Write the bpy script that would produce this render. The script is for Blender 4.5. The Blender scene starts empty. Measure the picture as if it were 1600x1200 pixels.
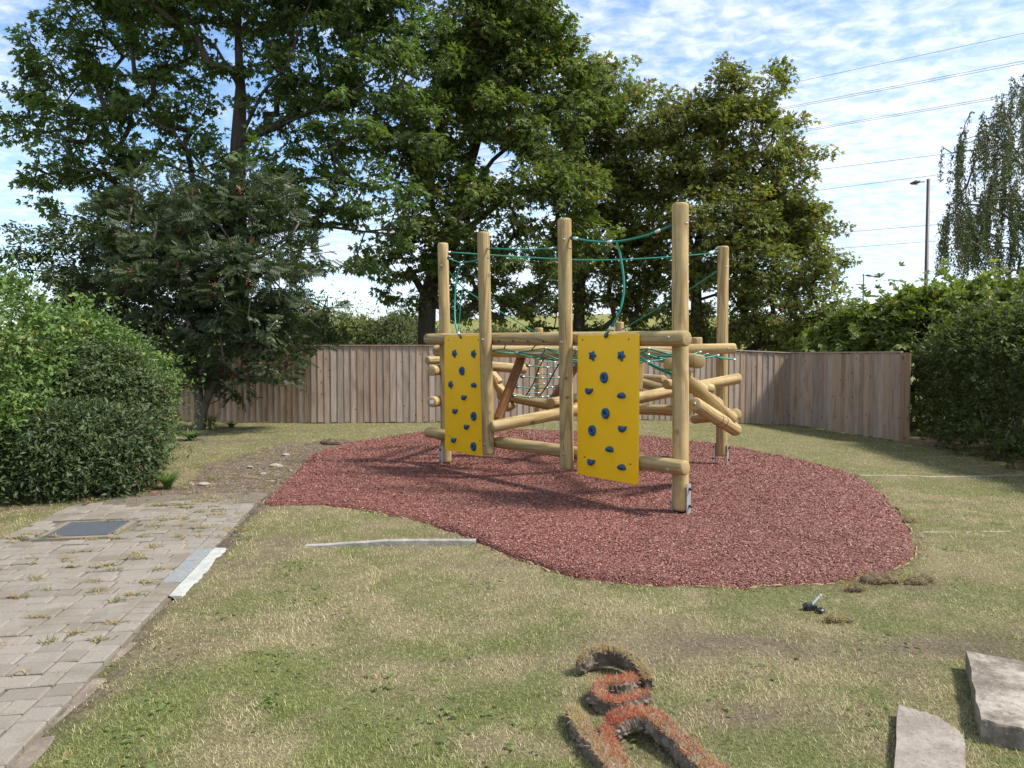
import bpy, math, random
import numpy as np
from mathutils import Matrix, Vector

random.seed(7)
RNG = np.random.default_rng(11)
R = math.radians
SC = bpy.context.scene
COL = SC.collection

# ------------------------------------------------------------------ camera
EYE = 1.6
FPX = 1130.0                      # focal length in pixels of a 1600 wide frame
PITCH = math.atan(45 / FPX)
cd = bpy.data.cameras.new('camera')
cd.sensor_width = 36.0
cd.lens = FPX / 1600 * 36.0
cd.clip_start = 0.05
cd.clip_end = 3000
cam = bpy.data.objects.new('camera', cd)
cam.location = (0, 0, EYE)
cam.rotation_euler = (R(90) - PITCH, 0, 0)
COL.objects.link(cam)
SC.camera = cam

# ------------------------------------------------------------------ sky, sun, exposure
SUN_EL, SUN_VEC = R(53), (0.98, -0.2)     # towards the sun on the ground plan
w = bpy.data.worlds.new('World')
SC.world = w
w.use_nodes = True
nt = w.node_tree
nt.nodes.clear()
def N(tree, kind, **kw):
    n = tree.nodes.new(kind)
    for k, v in kw.items():
        if k.startswith('i_'):
            n.inputs[k[2:]].default_value = v
        else:
            setattr(n, k, v)
    return n
wo = N(nt, 'ShaderNodeOutputWorld')
bg = N(nt, 'ShaderNodeBackground'); bg.inputs['Strength'].default_value = 0.145
sky = N(nt, 'ShaderNodeTexSky', sky_type='NISHITA', sun_disc=False)
sky.sun_elevation = SUN_EL
sky.sun_rotation = math.atan2(SUN_VEC[0], SUN_VEC[1])
sky.air_density = 1.0; sky.dust_density = 0.25; sky.ozone_density = 2.0
tc = N(nt, 'ShaderNodeTexCoord')
sep = N(nt, 'ShaderNodeSeparateXYZ')
nt.links.new(tc.outputs['Generated'], sep.inputs[0])
def M(tree, op, a, b=None, c=None, clamp=False):
    n = tree.nodes.new('ShaderNodeMath'); n.operation = op; n.use_clamp = clamp
    for i, v in enumerate((a, b, c)):
        if v is None: continue
        if hasattr(v, 'links') or hasattr(v, 'is_linked'): tree.links.new(v, n.inputs[i])
        else: n.inputs[i].default_value = v
    return n.outputs[0]
zc = M(nt, 'ADD', M(nt, 'MAXIMUM', sep.outputs['Z'], 0.0), 0.10)
cx = M(nt, 'DIVIDE', sep.outputs['X'], zc)
cy = M(nt, 'DIVIDE', sep.outputs['Y'], zc)
cmb = N(nt, 'ShaderNodeCombineXYZ')
nt.links.new(cx, cmb.inputs[0]); nt.links.new(cy, cmb.inputs[1])
def wnoise(scale, detail, rough, off, dist=0.0, stretch=(1, 1, 1), rot=0.0):
    mp = N(nt, 'ShaderNodeMapping')
    mp.inputs['Location'].default_value = off
    mp.inputs['Scale'].default_value = stretch
    mp.inputs['Rotation'].default_value = (0, 0, rot)
    nt.links.new(cmb.outputs[0], mp.inputs[0])
    n = N(nt, 'ShaderNodeTexNoise')
    n.inputs['Scale'].default_value = scale; n.inputs['Detail'].default_value = detail
    n.inputs['Roughness'].default_value = rough; n.inputs['Distortion'].default_value = dist
    nt.links.new(mp.outputs[0], n.inputs['Vector'])
    return n.outputs['Fac']
big = wnoise(0.42, 3, 0.5, (3.35, 1.2, 0), 0.3)              # broad cover
rip = wnoise(12.0, 4, 0.6, (0.4, 0.7, 0), 0.35, (1, 1.15, 1), R(24))    # altocumulus ripples
mid = wnoise(2.2, 5, 0.55, (1.7, 4.3, 0), 0.4, (0.8, 1.2, 1), R(-14))
def ramp(tree, fac, lo, hi):
    n = N(tree, 'ShaderNodeMapRange', interpolation_type='SMOOTHSTEP')
    n.inputs['From Min'].default_value = lo; n.inputs['From Max'].default_value = hi
    tree.links.new(fac, n.inputs['Value'])
    return n.outputs[0]
cover = M(nt, 'ADD', M(nt, 'MULTIPLY', big, 1.15), M(nt, 'MULTIPLY', mid, 0.45))
cover = M(nt, 'ADD', cover, M(nt, 'MULTIPLY', rip, 0.62))
cloud = ramp(nt, cover, 0.82, 1.30)
shade = ramp(nt, rip, 0.3, 0.75)
cm = N(nt, 'ShaderNodeMix', data_type='RGBA')
cm.inputs[6].default_value = (3.3, 3.8, 4.6, 1); cm.inputs[7].default_value = (4.5, 4.7, 4.95, 1)
nt.links.new(shade, cm.inputs[0])
mx = N(nt, 'ShaderNodeMix', data_type='RGBA')
nt.links.new(M(nt, 'MULTIPLY', cloud, 0.93), mx.inputs[0])
hs = N(nt, 'ShaderNodeHueSaturation'); hs.inputs['Saturation'].default_value = 1.1; hs.inputs['Value'].default_value = 0.9
nt.links.new(sky.outputs[0], hs.inputs['Color']); nt.links.new(hs.outputs[0], mx.inputs[6]); nt.links.new(cm.outputs[2], mx.inputs[7])
nt.links.new(mx.outputs[2], bg.inputs['Color'])
nt.links.new(bg.outputs[0], wo.inputs[0])

sl = bpy.data.lights.new('sun', 'SUN')
sl.energy = 3.7; sl.angle = R(8); sl.color = (1.0, 0.955, 0.88)
sun = bpy.data.objects.new('sun', sl)
_d = Vector((SUN_VEC[0] * math.cos(SUN_EL), SUN_VEC[1] * math.cos(SUN_EL), math.sin(SUN_EL)))
sun.rotation_euler = _d.to_track_quat('Z', 'Y').to_euler()
sun.location = (30, -10, 30)
COL.objects.link(sun)

vs = SC.view_settings
vs.view_transform = 'Standard'; vs.look = 'None'; vs.gamma = 1; vs.use_curve_mapping = False
vs.exposure = 0.9
SC.render.engine = 'CYCLES'
cy_ = SC.cycles
cy_.max_bounces = 6; cy_.diffuse_bounces = 3; cy_.glossy_bounces = 2; cy_.transmission_bounces = 3
cy_.transparent_max_bounces = 4; cy_.use_denoising = True
try: cy_.denoising_prefilter = 'ACCURATE'
except Exception: pass

# ------------------------------------------------------------------ where things stand
def sstep(t):
    t = np.clip(t, 0, 1); return t * t * (3 - 2 * t)
def gz(x, y):
    """height of the ground: a slight fall to the right, a grassy bank far behind the fence"""
    x = np.asarray(x, float); y = np.asarray(y, float)
    a = -0.17 * sstep((x - 2.6) / 4.6) * sstep((y - 4) / 6)
    b = 7.6 * sstep((y - 48) / 62) * (0.85 + 0.15 * np.sin(x * 0.031 + 1.0) + 0.05 * np.sin(x * 0.11))
    return a + b
_F = np.array((0, math.cos(PITCH), -math.sin(PITCH))); _U = np.array((0, math.sin(PITCH), math.cos(PITCH)))
def ray(px, py):
    return _F + np.array((1, 0, 0)) * (px - 800) / FPX + _U * (600 - py) / FPX
def at(px, py, Y):
    """the point seen at (px, py) that stands Y metres away"""
    d = ray(px, py); return np.array((0, 0, EYE)) + d * (Y / d[1])
def gp(px, py):
    """the ground point seen at (px, py)"""
    d = ray(px, py); z = 0.0
    for _ in range(8):
        p = np.array((0, 0, EYE)) + d * ((z - EYE) / d[2]); z = float(gz(p[0], p[1]))
    return np.array((p[0], p[1], z))
def inside(x, y, poly):
    c = np.zeros(len(x), bool); n = len(poly); j = n - 1
    for i in range(n):
        xi, yi = poly[i]; xj, yj = poly[j]
        m = ((yi > y) != (yj > y)) & (x < (xj - xi) * (y - yi) / ((yj - yi) + 1e-12) + xi)
        c ^= m; j = i
    return c
def smooth_loop(pts, n=6):
    out = []; k = len(pts)
    for i in range(k):
        p0, p1, p2, p3 = (np.array(pts[(i + o) % k], float) for o in (-1, 0, 1, 2))
        for t in np.linspace(0, 1, n, endpoint=False):
            out.append(0.5 * ((2 * p1) + (-p0 + p2) * t + (2*p0 - 5*p1 + 4*p2 - p3) * t*t + (-p0 + 3*p1 - 3*p2 + p3) * t**3))
    return np.array(out)
def smooth_line(pts, n=6):
    pts = [np.array(p, float) for p in pts]
    if len(pts) < 3: return np.array([pts[0] + (pts[1] - pts[0]) * t for t in np.linspace(0, 1, n + 1)])
    e = [2 * pts[0] - pts[1]] + pts + [2 * pts[-1] - pts[-2]]
    out = []
    for i in range(1, len(e) - 2):
        p0, p1, p2, p3 = e[i-1:i+3]
        for t in np.linspace(0, 1, n, endpoint=False):
            out.append(0.5 * ((2 * p1) + (-p0 + p2) * t + (2*p0 - 5*p1 + 4*p2 - p3) * t*t + (-p0 + 3*p1 - 3*p2 + p3) * t**3))
    out.append(pts[-1])
    return np.array(out)
def vnoise(x, y, s, seed=0):
    """cheap smooth value noise, 0..1"""
    x = np.asarray(x) * s + seed * 17.13; y = np.asarray(y) * s + seed * 9.77
    xi = np.floor(x).astype(int); yi = np.floor(y).astype(int); fx = sstep(x - xi); fy = sstep(y - yi)
    def h(a, b):
        v = np.sin(a * 127.1 + b * 311.7 + seed * 3.1) * 43758.5453; return v - np.floor(v)
    return (h(xi, yi) * (1-fx) + h(xi+1, yi) * fx) * (1-fy) + (h(xi, yi+1) * (1-fx) + h(xi+1, yi+1) * fx) * fy
def fbm(x, y, s, seed=0, o=4):
    v = 0; a = 0.5; t = 0
    for k in range(o):
        v = v + a * vnoise(x, y, s * 2**k, seed + k * 5); t += a; a *= 0.55
    return v / t

# ------------------------------------------------------------------ objects
ORI = {}
def tag(o, label=None, cat=None, group=None, kind=None):
    if label: o['label'] = label
    if cat: o['category'] = cat
    if group: o['group'] = group
    if kind: o['kind'] = kind
    return o
def empty(name, loc, label, cat, group=None):
    o = bpy.data.objects.new(name, None); COL.objects.link(o)
    o.location = tuple(float(v) for v in loc); o.empty_display_size = 0.2
    ORI[o.name] = np.array(loc, float)
    return tag(o, label, cat, group)
def big_mesh(name, V, F, mat, smooth=False, col=None):
    """V (n,3), F list of equal-length index arrays (m,k)"""
    me = bpy.data.meshes.new(name)
    V = np.asarray(V, np.float32)
    me.vertices.add(len(V)); me.vertices.foreach_set('co', V.ravel())
    Fs = F if isinstance(F, list) else [F]
    Fs = [np.asarray(f, np.int32) for f in Fs if len(f)]
    nl = sum(f.size for f in Fs); nf = sum(len(f) for f in Fs)
    me.loops.add(nl); me.polygons.add(nf)
    me.loops.foreach_set('vertex_index', np.concatenate([f.ravel() for f in Fs]))
    tot = np.concatenate([np.full(len(f), f.shape[1], np.int32) for f in Fs])
    st = np.concatenate(([0], np.cumsum(tot)[:-1])).astype(np.int32)
    me.polygons.foreach_set('loop_start', st)
    try: me.polygons.foreach_set('loop_total', tot)
    except Exception: pass
    me.polygons.foreach_set('use_smooth', np.full(nf, bool(smooth)))
    me.update(calc_edges=True)
    if col is not None:
        a = me.color_attributes.new('tint', 'FLOAT_COLOR', 'POINT')
        c = np.ones((len(V), 4), np.float32); c[:, :3] = col
        a.data.foreach_set('color', c.ravel())
    if mat: me.materials.append(mat)
    return me
def put(name, me, parent=None, loc=(0, 0, 0)):
    o = bpy.data.objects.new(name, me); COL.objects.link(o)
    o.location = tuple(float(v) for v in loc)
    if parent is not None: o.parent = parent
    ORI[o.name] = np.array(loc, float) + (ORI.get(parent.name, 0) if parent is not None else 0)
    return o
def mesh_at(name, V, F, mat, parent=None, smooth=False, col=None):
    """mesh given in world coordinates"""
    V = np.asarray(V, float)
    if parent is not None: V = V - ORI[parent.name]
    return put(name, big_mesh(name, V, F, mat, smooth, col), parent)

class Geo:
    def __init__(s): s.v = []; s.q = []; s.t = []; s.c = []; s.n = 0
    def add(s, V, Q=None, T=None, c=None):
        V = np.asarray(V, float)
        if Q is not None and len(Q): s.q.append(np.asarray(Q, int) + s.n)
        if T is not None and len(T): s.t.append(np.asarray(T, int) + s.n)
        s.v.append(V); s.n += len(V)
        s.c.append(np.broadcast_to(np.asarray(c if c is not None else (1, 1, 1), float), (len(V), 3)))
    def build(s, name, mat, parent=None, smooth=False, col=False):
        F = []
        if s.q: F.append(np.concatenate(s.q))
        if s.t: F.append(np.concatenate(s.t))
        return mesh_at(name, np.concatenate(s.v), F, mat, parent, smooth, np.concatenate(s.c) if col else None)
    def tube(s, P, r, k=6, cap=True, c=None):
        P = np.asarray(P, float); n = len(P)
        r = np.broadcast_to(np.asarray(r, float), (n,))
        T = np.gradient(P, axis=0); T /= np.linalg.norm(T, axis=1)[:, None] + 1e-9
        ref = np.array((0, 0, 1.0)) if abs(T[0][2]) < 0.9 else np.array((1.0, 0, 0))
        a = np.cross(T[0], ref); a /= np.linalg.norm(a); A = []
        for i in range(n):
            a = a - T[i] * a.dot(T[i]); a /= np.linalg.norm(a) + 1e-9; A.append(a)
        A = np.array(A); B = np.cross(T, A)
        th = np.linspace(0, 2 * np.pi, k, endpoint=False)
        V = (P[:, None] + r[:, None, None] * (np.cos(th)[None, :, None] * A[:, None] + np.sin(th)[None, :, None] * B[:, None])).reshape(-1, 3)
        i = np.arange(n - 1)[:, None] * k; j = np.arange(k)[None]
        Q = np.stack([i + j, i + (j + 1) % k, i + k + (j + 1) % k, i + k + j], -1).reshape(-1, 4)
        Tr = []
        if cap:
            V = np.concatenate([V, P[:1], P[-1:]]); a0, a1 = n * k, n * k + 1
            jj = np.arange(k)
            Tr = np.concatenate([np.stack([np.full(k, a0), (jj + 1) % k, jj], -1), np.stack([np.full(k, a1), (n-1)*k + jj, (n-1)*k + (jj + 1) % k], -1)])
        s.add(V, Q, Tr, c)
    def box(s, c, hx, hy, hz, col=None):
        """centre c, half-axis vectors"""
        c, hx, hy, hz = (np.asarray(v, float) for v in (c, hx, hy, hz))
        V = [c + a * hx + b * hy + d * hz for d in (-1, 1) for b in (-1, 1) for a in (-1, 1)]
        s.add(V, [(0, 2, 3, 1), (4, 5, 7, 6), (0, 1, 5, 4), (2, 6, 7, 3), (0, 4, 6, 2), (1, 3, 7, 5)], None, col)

# ------------------------------------------------------------------ materials
def new_mat(name):
    m = bpy.data.materials.new(name); m.use_nodes = True
    t = m.node_tree; b = t.nodes['Principled BSDF']
    return m, t, b
def lk(t, a, b): t.links.new(a, b)
def tex_noise(t, vec, scale, detail=4, rough=0.6, dist=0.0):
    n = N(t, 'ShaderNodeTexNoise'); n.inputs['Scale'].default_value = scale; n.inputs['Detail'].default_value = detail
    n.inputs['Roughness'].default_value = rough; n.inputs['Distortion'].default_value = dist
    if vec is not None: lk(t, vec, n.inputs['Vector'])
    return n.outputs['Fac']
def coords(t, which='Object', scale=(1, 1, 1), jitter=False):
    tc = N(t, 'ShaderNodeTexCoord'); mp = N(t, 'ShaderNodeMapping'); mp.inputs['Scale'].default_value = scale
    lk(t, tc.outputs[which], mp.inputs[0])
    if jitter:
        oi = N(t, 'ShaderNodeObjectInfo'); s = M(t, 'MULTIPLY', oi.outputs['Random'], 37.0)
        c = N(t, 'ShaderNodeCombineXYZ'); lk(t, s, c.inputs[0]); lk(t, M(t, 'MULTIPLY', s, 1.7), c.inputs[1]); lk(t, M(t, 'MULTIPLY', s, 2.3), c.inputs[2])
        lk(t, c.outputs[0], mp.inputs['Location'])
    return mp.outputs[0]
def cramp(t, fac, stops):
    n = N(t, 'ShaderNodeValToRGB'); e = n.color_ramp.elements
    while len(e) < len(stops): e.new(0.5)
    for el, (p, c) in zip(e, stops): el.position = p; el.color = (*c, 1)
    lk(t, fac, n.inputs[0]); return n.outputs[0]
def mixc(t, fac, a, b, mode='MIX'):
    n = N(t, 'ShaderNodeMix', data_type='RGBA', blend_type=mode)
    for s, v in ((0, fac), (6, a), (7, b)):
        if hasattr(v, 'is_linked'): lk(t, v, n.inputs[s])
        elif s == 0: n.inputs[0].default_value = v
        else: n.inputs[s].default_value = (*v, 1)
    return n.outputs[2]
def bump(t, b, h, strength, dist=0.01):
    n = N(t, 'ShaderNodeBump'); n.inputs['Strength'].default_value = strength; n.inputs['Distance'].default_value = dist
    lk(t, h, n.inputs['Height']); lk(t, n.outputs[0], b.inputs['Normal'])
def attr(t, name='tint'):
    n = N(t, 'ShaderNodeAttribute'); n.attribute_name = name; return n.outputs['Color']
def objrand(t): return N(t, 'ShaderNodeObjectInfo').outputs['Random']

def leaf_mat(name, trans=0.35, rough=0.42, spec=0.5):
    m, t, b = new_mat(name); c = attr(t)
    lk(t, c, b.inputs['Base Color']); b.inputs['Roughness'].default_value = rough
    b.inputs['Specular IOR Level'].default_value = spec
    tr = N(t, 'ShaderNodeBsdfTranslucent')
    lk(t, mixc(t, 1.0, c, (1.25, 1.35, 0.55), 'MULTIPLY'), tr.inputs[0])
    mx = N(t, 'ShaderNodeMixShader'); mx.inputs[0].default_value = trans
    lk(t, b.outputs[0], mx.inputs[1]); lk(t, tr.outputs[0], mx.inputs[2])
    lk(t, mx.outputs[0], t.nodes['Material Output'].inputs[0]); return m
def tint_mat(name, rough=0.8, spec=0.3, bumpn=None):
    m, t, b = new_mat(name); lk(t, attr(t), b.inputs['Base Color']); b.inputs['Roughness'].default_value = rough
    b.inputs['Specular IOR Level'].default_value = spec
    if bumpn: bump(t, b, tex_noise(t, coords(t), bumpn), 0.6, 0.01)
    return m
def log_mat(name, c0, c1, c2, green=0.25):
    """peeled pine log: growth rings round the log's own long axis (local z), knots, greenish treatment"""
    m, t, b = new_mat(name); v = coords(t, jitter=True)
    vs_ = coords(t, scale=(1, 1, 0.16), jitter=True)
    wv = N(t, 'ShaderNodeTexWave', wave_type='RINGS', rings_direction='Z', wave_profile='SIN')
    oc = N(t, 'ShaderNodeTexCoord'); off = N(t, 'ShaderNodeVectorMath', operation='ADD')
    nz = N(t, 'ShaderNodeTexNoise'); nz.inputs['Scale'].default_value = 2.2; nz.inputs['Detail'].default_value = 3
    lk(t, vs_, nz.inputs['Vector'])
    sub = N(t, 'ShaderNodeVectorMath', operation='MULTIPLY_ADD'); sub.inputs[1].default_value = (0.11, 0.11, 0); sub.inputs[2].default_value = (-0.055, -0.045, 0)
    lk(t, nz.outputs['Color'], sub.inputs[0]); lk(t, oc.outputs['Object'], off.inputs[0]); lk(t, sub.outputs[0], off.inputs[1])
    lk(t, off.outputs[0], wv.inputs['Vector']); wv.inputs['Scale'].default_value = 26; wv.inputs['Distortion'].default_value = 0.6
    wv.inputs['Detail'].default_value = 2; wv.inputs['Detail Scale'].default_value = 1.0
    fine = tex_noise(t, coords(t, scale=(40, 40, 1.6), jitter=True), 2.0, 4, 0.6)
    c = cramp(t, wv.outputs['Fac'], [(0.0, c1), (0.55, c0), (1.0, c0)])
    c = mixc(t, M(t, 'MULTIPLY', ramp(t, fine, 0.45, 0.75), 0.35), c, c1)
    blot = ramp(t, tex_noise(t, v, 3.2, 4, 0.6), 0.46, 0.68)
    c = mixc(t, M(t, 'MULTIPLY', blot, green), c, c2)
    vo = N(t, 'ShaderNodeTexVoronoi'); vo.inputs['Scale'].default_value = 3.3; lk(t, coords(t, scale=(1, 1, 0.8), jitter=True), vo.inputs['Vector'])
    knot = M(t, 'SUBTRACT', 1.0, ramp(t, vo.outputs['Distance'], 0.05, 0.15))
    c = mixc(t, M(t, 'MULTIPLY', knot, 0.75), c, tuple(x * 0.32 for x in c1))
    ck = tex_noise(t, coords(t, scale=(26, 26, 0.55), jitter=True), 1.0, 2, 0.4)
    crack = M(t, 'SUBTRACT', 1.0, ramp(t, M(t, 'ABSOLUTE', M(t, 'SUBTRACT', ck, 0.56)), 0.002, 0.012))
    crack = M(t, 'MULTIPLY', crack, ramp(t, tex_noise(t, coords(t, scale=(1, 1, .7), jitter=True), 2.5, 2, 0.5), 0.48, 0.6))
    c = mixc(t, M(t, 'MULTIPLY', crack, 0.75), c, tuple(x * 0.3 for x in c1))
    c = mixc(t, M(t, 'MULTIPLY', ramp(t, tex_noise(t, v, 9, 4, 0.65), 0.52, 0.72), 0.3), c, tuple(x * 0.75 for x in c1))
    hv = N(t, 'ShaderNodeHueSaturation'); lk(t, c, hv.inputs['Color']); lk(t, M(t, 'ADD', 0.86, M(t, 'MULTIPLY', objrand(t), 0.28)), hv.inputs['Value'])
    lk(t, hv.outputs[0], b.inputs['Base Color']); b.inputs['Roughness'].default_value = 0.72; b.inputs['Specular IOR Level'].default_value = 0.25
    bump(t, b, M(t, 'ADD', M(t, 'MULTIPLY', wv.outputs['Fac'], 0.4), fine), 0.35, 0.004)
    return m
def board_mat():
    m, t, b = new_mat('fence_board'); r = objrand(t)
    g = tex_noise(t, coords(t, scale=(22, 22, 1.1), jitter=True), 1.6, 5, 0.62, 0.5)
    p = tex_noise(t, coords(t, scale=(2.4, 2.4, 0.8), jitter=True), 1.3, 3, 0.55)
    c = cramp(t, g, [(0.25, (0.22, 0.155, 0.110)), (0.5, (0.36, 0.268, 0.2)), (0.8, (0.43, 0.34, 0.268))])
    c = mixc(t, M(t, 'MULTIPLY', ramp(t, p, 0.5, 0.75), 0.55), c, (0.17, 0.115, 0.08))
    vo = N(t, 'ShaderNodeTexVoronoi'); vo.inputs['Scale'].default_value = 3.6; lk(t, coords(t, scale=(1.6, 1, 1), jitter=True), vo.inputs['Vector'])
    knot = M(t, 'SUBTRACT', 1.0, ramp(t, vo.outputs['Distance'], 0.05, 0.14))
    c = mixc(t, M(t, 'MULTIPLY', knot, 0.8), c, (0.075, 0.045, 0.03))
    hv = N(t, 'ShaderNodeHueSaturation'); lk(t, c, hv.inputs['Color'])
    lk(t, M(t, 'ADD', 0.80, M(t, 'MULTIPLY', r, 0.36)), hv.inputs['Value']); lk(t, M(t, 'ADD', 0.75, M(t, 'MULTIPLY', M(t, 'FRACT', M(t, 'MULTIPLY', r, 7.3)), 0.45)), hv.inputs['Saturation'])
    lk(t, hv.outputs[0], b.inputs['Base Color']); b.inputs['Roughness'].default_value = 0.85; b.inputs['Specular IOR Level'].default_value = 0.2
    bump(t, b, g, 0.5, 0.004); return m
def concrete_mat(name, base, dark, pits=60, green=0.0):
    m, t, b = new_mat(name); v = coords(t, jitter=True)
    a = tex_noise(t, v, 6, 6, 0.7); f = tex_noise(t, v, pits, 4, 0.7)
    c = mixc(t, ramp(t, a, 0.35, 0.7), dark, base)
    c = mixc(t, M(t, 'MULTIPLY', ramp(t, f, 0.5, 0.72), 0.6), c, tuple(x * 0.5 for x in dark))
    c = mixc(t, M(t, 'MULTIPLY', ramp(t, tex_noise(t, v, pits * 2.3, 2, 0.6), 0.58, 0.75), 0.5), c, tuple(min(1, x * 1.35) for x in base))
    lk(t, c, b.inputs['Base Color']); b.inputs['Roughness'].default_value = 0.92; b.inputs['Specular IOR Level'].default_value = 0.2
    bump(t, b, M(t, 'ADD', a, M(t, 'MULTIPLY', f, 0.6)), 0.7, 0.012); return m
def plain(name, c, rough=0.5, metal=0.0, spec=0.5, nscale=None, namt=0.15, bumpd=0.0):
    m, t, b = new_mat(name); b.inputs['Roughness'].default_value = rough; b.inputs['Metallic'].default_value = metal
    b.inputs['Specular IOR Level'].default_value = spec; b.inputs['Base Color'].default_value = (*c, 1)
    if nscale:
        n = tex_noise(t, coords(t, jitter=True), nscale, 5, 0.65)
        lk(t, mixc(t, n, tuple(x * (1 - namt * 2) for x in c), tuple(min(1, x * (1 + namt)) for x in c)), b.inputs['Base Color'])
        lk(t, M(t, 'ADD', rough - 0.1, M(t, 'MULTIPLY', n, 0.2)), b.inputs['Roughness'])
        if bumpd: bump(t, b, n, 0.5, bumpd)
    return m

# ================================================================== the ground
def pxpoly(pts): return np.array([gp(*p)[:2] for p in pts])
RED = smooth_loop(pxpoly([(415, 788), (500, 789), (560, 796), (640, 811), (700, 827), (760, 851), (800, 868), (860, 888), (930, 904), (1000, 912),
    (1100, 917), (1200, 917), (1300, 911), (1370, 898), (1413, 880), (1428, 858), (1421, 830), (1402, 800), (1372, 767), (1340, 745), (1280, 726), (1200, 709),
    (1140, 697), (1080, 689), (1000, 681), (900, 675), (800, 671), (720, 671), (660, 675), (600, 684), (540, 694), (492, 708), (470, 729), (440, 760)]), 5)
RED_SAFE = RED
PU = np.array((-0.156, 0.9878)); PV = np.array((-0.9878, -0.156))      # along the path, to its left
P0 = np.array((-1.86, 2.0))
PATH_LEN, PATH_W = 6.7, 1.92
def path_sw(x, y):
    dx = x - P0[0]; dy = y - P0[1]
    return dx * PU[0] + dy * PU[1], dx * PV[0] + dy * PV[1]
def path_pt(s, w_, z=0.0): return np.array((*(P0 + PU * s + PV * w_), z))
BROKEN = pxpoly([(398, 812), (345, 870), (330, 858), (300, 836), (195, 815), (235, 800), (215, 775), (300, 752), (320, 728), (390, 708), (440, 694), (545, 686), (560, 694), (495, 712), (475, 732), (430, 790)])
HEDGE_SOIL_R = pxpoly([(1410, 693), (1480, 706), (1560, 722), (1640, 742), (1900, 760), (1900, 690), (1500, 670)])
BARE = [(gp(1150, 1012), 0.75, 0.2, 0.95), (gp(1480, 1008), 0.7, 0.14, 0.9), (gp(1010, 1035), 0.4, 0.1, 0.6), (gp(1405, 914), 0.22, 0.12, 0.8), (gp(1200, 1130), 0.35, 0.14, 0.8), (gp(1570, 992), 0.5, 0.1, 0.7),
        (gp(340, 690), 1.0, 0.5, 0.6), (gp(300, 1010), 0.2, 0.3, 0.4), (gp(1345, 922), 0.2, 0.08, 0.9), (gp(990, 1090), 0.3, 0.1, 0.4), (gp(1020, 1170), 0.25, 0.12, 0.5)]
def lawn_state(x, y):
    wx = x + 0.34 * (fbm(x, y, 2.3, 3) - 0.5); wy = y + 0.5 * (fbm(x, y, 2.3, 9) - 0.5)
    dirt = np.maximum(inside(wx, wy, BROKEN) * 1.0, inside(wx, wy, HEDGE_SOIL_R) * 0.9)
    for c, rx, ry, k in BARE:
        dirt = np.maximum(dirt, k * np.exp(-(((wx - c[0]) / rx)**2 + ((wy - c[1]) / ry)**2)))
    s, ww = path_sw(x, y)
    dirt = np.maximum(dirt, 0.85 * sstep(1 - np.abs(ww + 0.06 - 0.05 * np.sin(s * 3)) / 0.11) * (s < 2.6) * (fbm(x, y, 3, 8) > 0.4))
    g = 0.34 * fbm(x, y, 0.8, 24) + 0.42 * fbm(x, y, 3.1, 31) + 0.24 * fbm(x, y, 11, 37)
    green = sstep((g - 0.42) / 0.16)
    bare = sstep((fbm(x, y, 2.1, 47) - 0.57) / 0.12) * 0.6 * sstep((fbm(x, y, 9, 48) - 0.3) / 0.3) * (1 - green)
    dirt = np.maximum(dirt, bare)
    green = green * (0.72 + 0.28 * sstep((5.0 - y) / 2)) 
    far = sstep((y - 9) / 5); green = green * (1 - far) + far * (0.3 + 0.45 * green)
    return green, dirt
def axis(a, b, step, lo, hi, n):
    mid_ = np.arange(a, b, step)
    l = a - np.geomspace(step, a - lo, n)[::-1]; h = mid_[-1] + np.geomspace(step, hi - mid_[-1], n)
    return np.concatenate([l, mid_, h])
gx = axis(-9, 9, 0.1, -600, 600, 34); gy = axis(1.6, 19, 0.09, -40, 1200, 40)
GX, GY = np.meshgrid(gx, gy); nx, ny = len(gx), len(gy)
X, Y = GX.ravel(), GY.ravel()
green, dirt = lawn_state(X, Y)
nearm = sstep((24 - np.hypot(X, Y)) / 6)
Z = gz(X, Y) + nearm * (0.016 * (fbm(X, Y, 3.1, 2) - 0.5) + 0.03 * (fbm(X, Y, 0.8, 5) - 0.5) + 0.03 * dirt * (fbm(X, Y, 7, 41) - 0.55))
s_, w_ = path_sw(X, Y)
onpath = sstep((w_ + 0.02) / 0.05) * sstep((PATH_W + 0.05 - w_) / 0.1) * sstep((s_ + 4) / 0.1) * sstep((PATH_LEN - s_) / 0.3)
inred = inside(X, Y, RED)
onhaunch = sstep((w_ + 0.24) / 0.06) * (w_ < 0.1) * sstep((s_ - 2.7) / 0.08) * sstep((4.1 - s_) / 0.08) + 0.7 * sstep((w_ + 0.2) / 0.06) * (w_ < 0.1) * sstep((2.1 - s_) / 0.2)
Z = Z * (1 - onpath) - 0.085 * onpath - 0.03 * inred - 0.018 * onhaunch * (1 - onpath)
thatch = np.array((0.285, 0.24, 0.145)); grn = np.array((0.165, 0.185, 0.07)); soil = np.array((0.20, 0.158, 0.12))
c = grn * green[:, None] + thatch * (1 - green[:, None])
c = c * (0.8 + 0.4 * fbm(X, Y, 6, 61))[:, None]
c = c * (1 - dirt[:, None]) + soil * (0.75 + 0.5 * fbm(X, Y, 9, 71))[:, None] * dirt[:, None]
farm = sstep((Y - 40) / 30)[:, None]
c = c * (1 - farm) + np.array((0.30, 0.30, 0.10)) * (0.8 + 0.4 * fbm(X, Y, 0.12, 81))[:, None] * farm
i = (np.arange(ny - 1)[:, None] * nx + np.arange(nx - 1)[None]).ravel()
m, t, b = new_mat('lawn'); v = coords(t)
cc = attr(t); n1 = tex_noise(t, v, 45, 5, 0.75); n2 = tex_noise(t, v, 7, 4, 0.6)
cc = mixc(t, M(t, 'MULTIPLY', ramp(t, n1, 0.35, 0.7), 0.8), mixc(t, 1.0, cc, (0.42, 0.4, 0.36), 'MULTIPLY'), cc)
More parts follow.
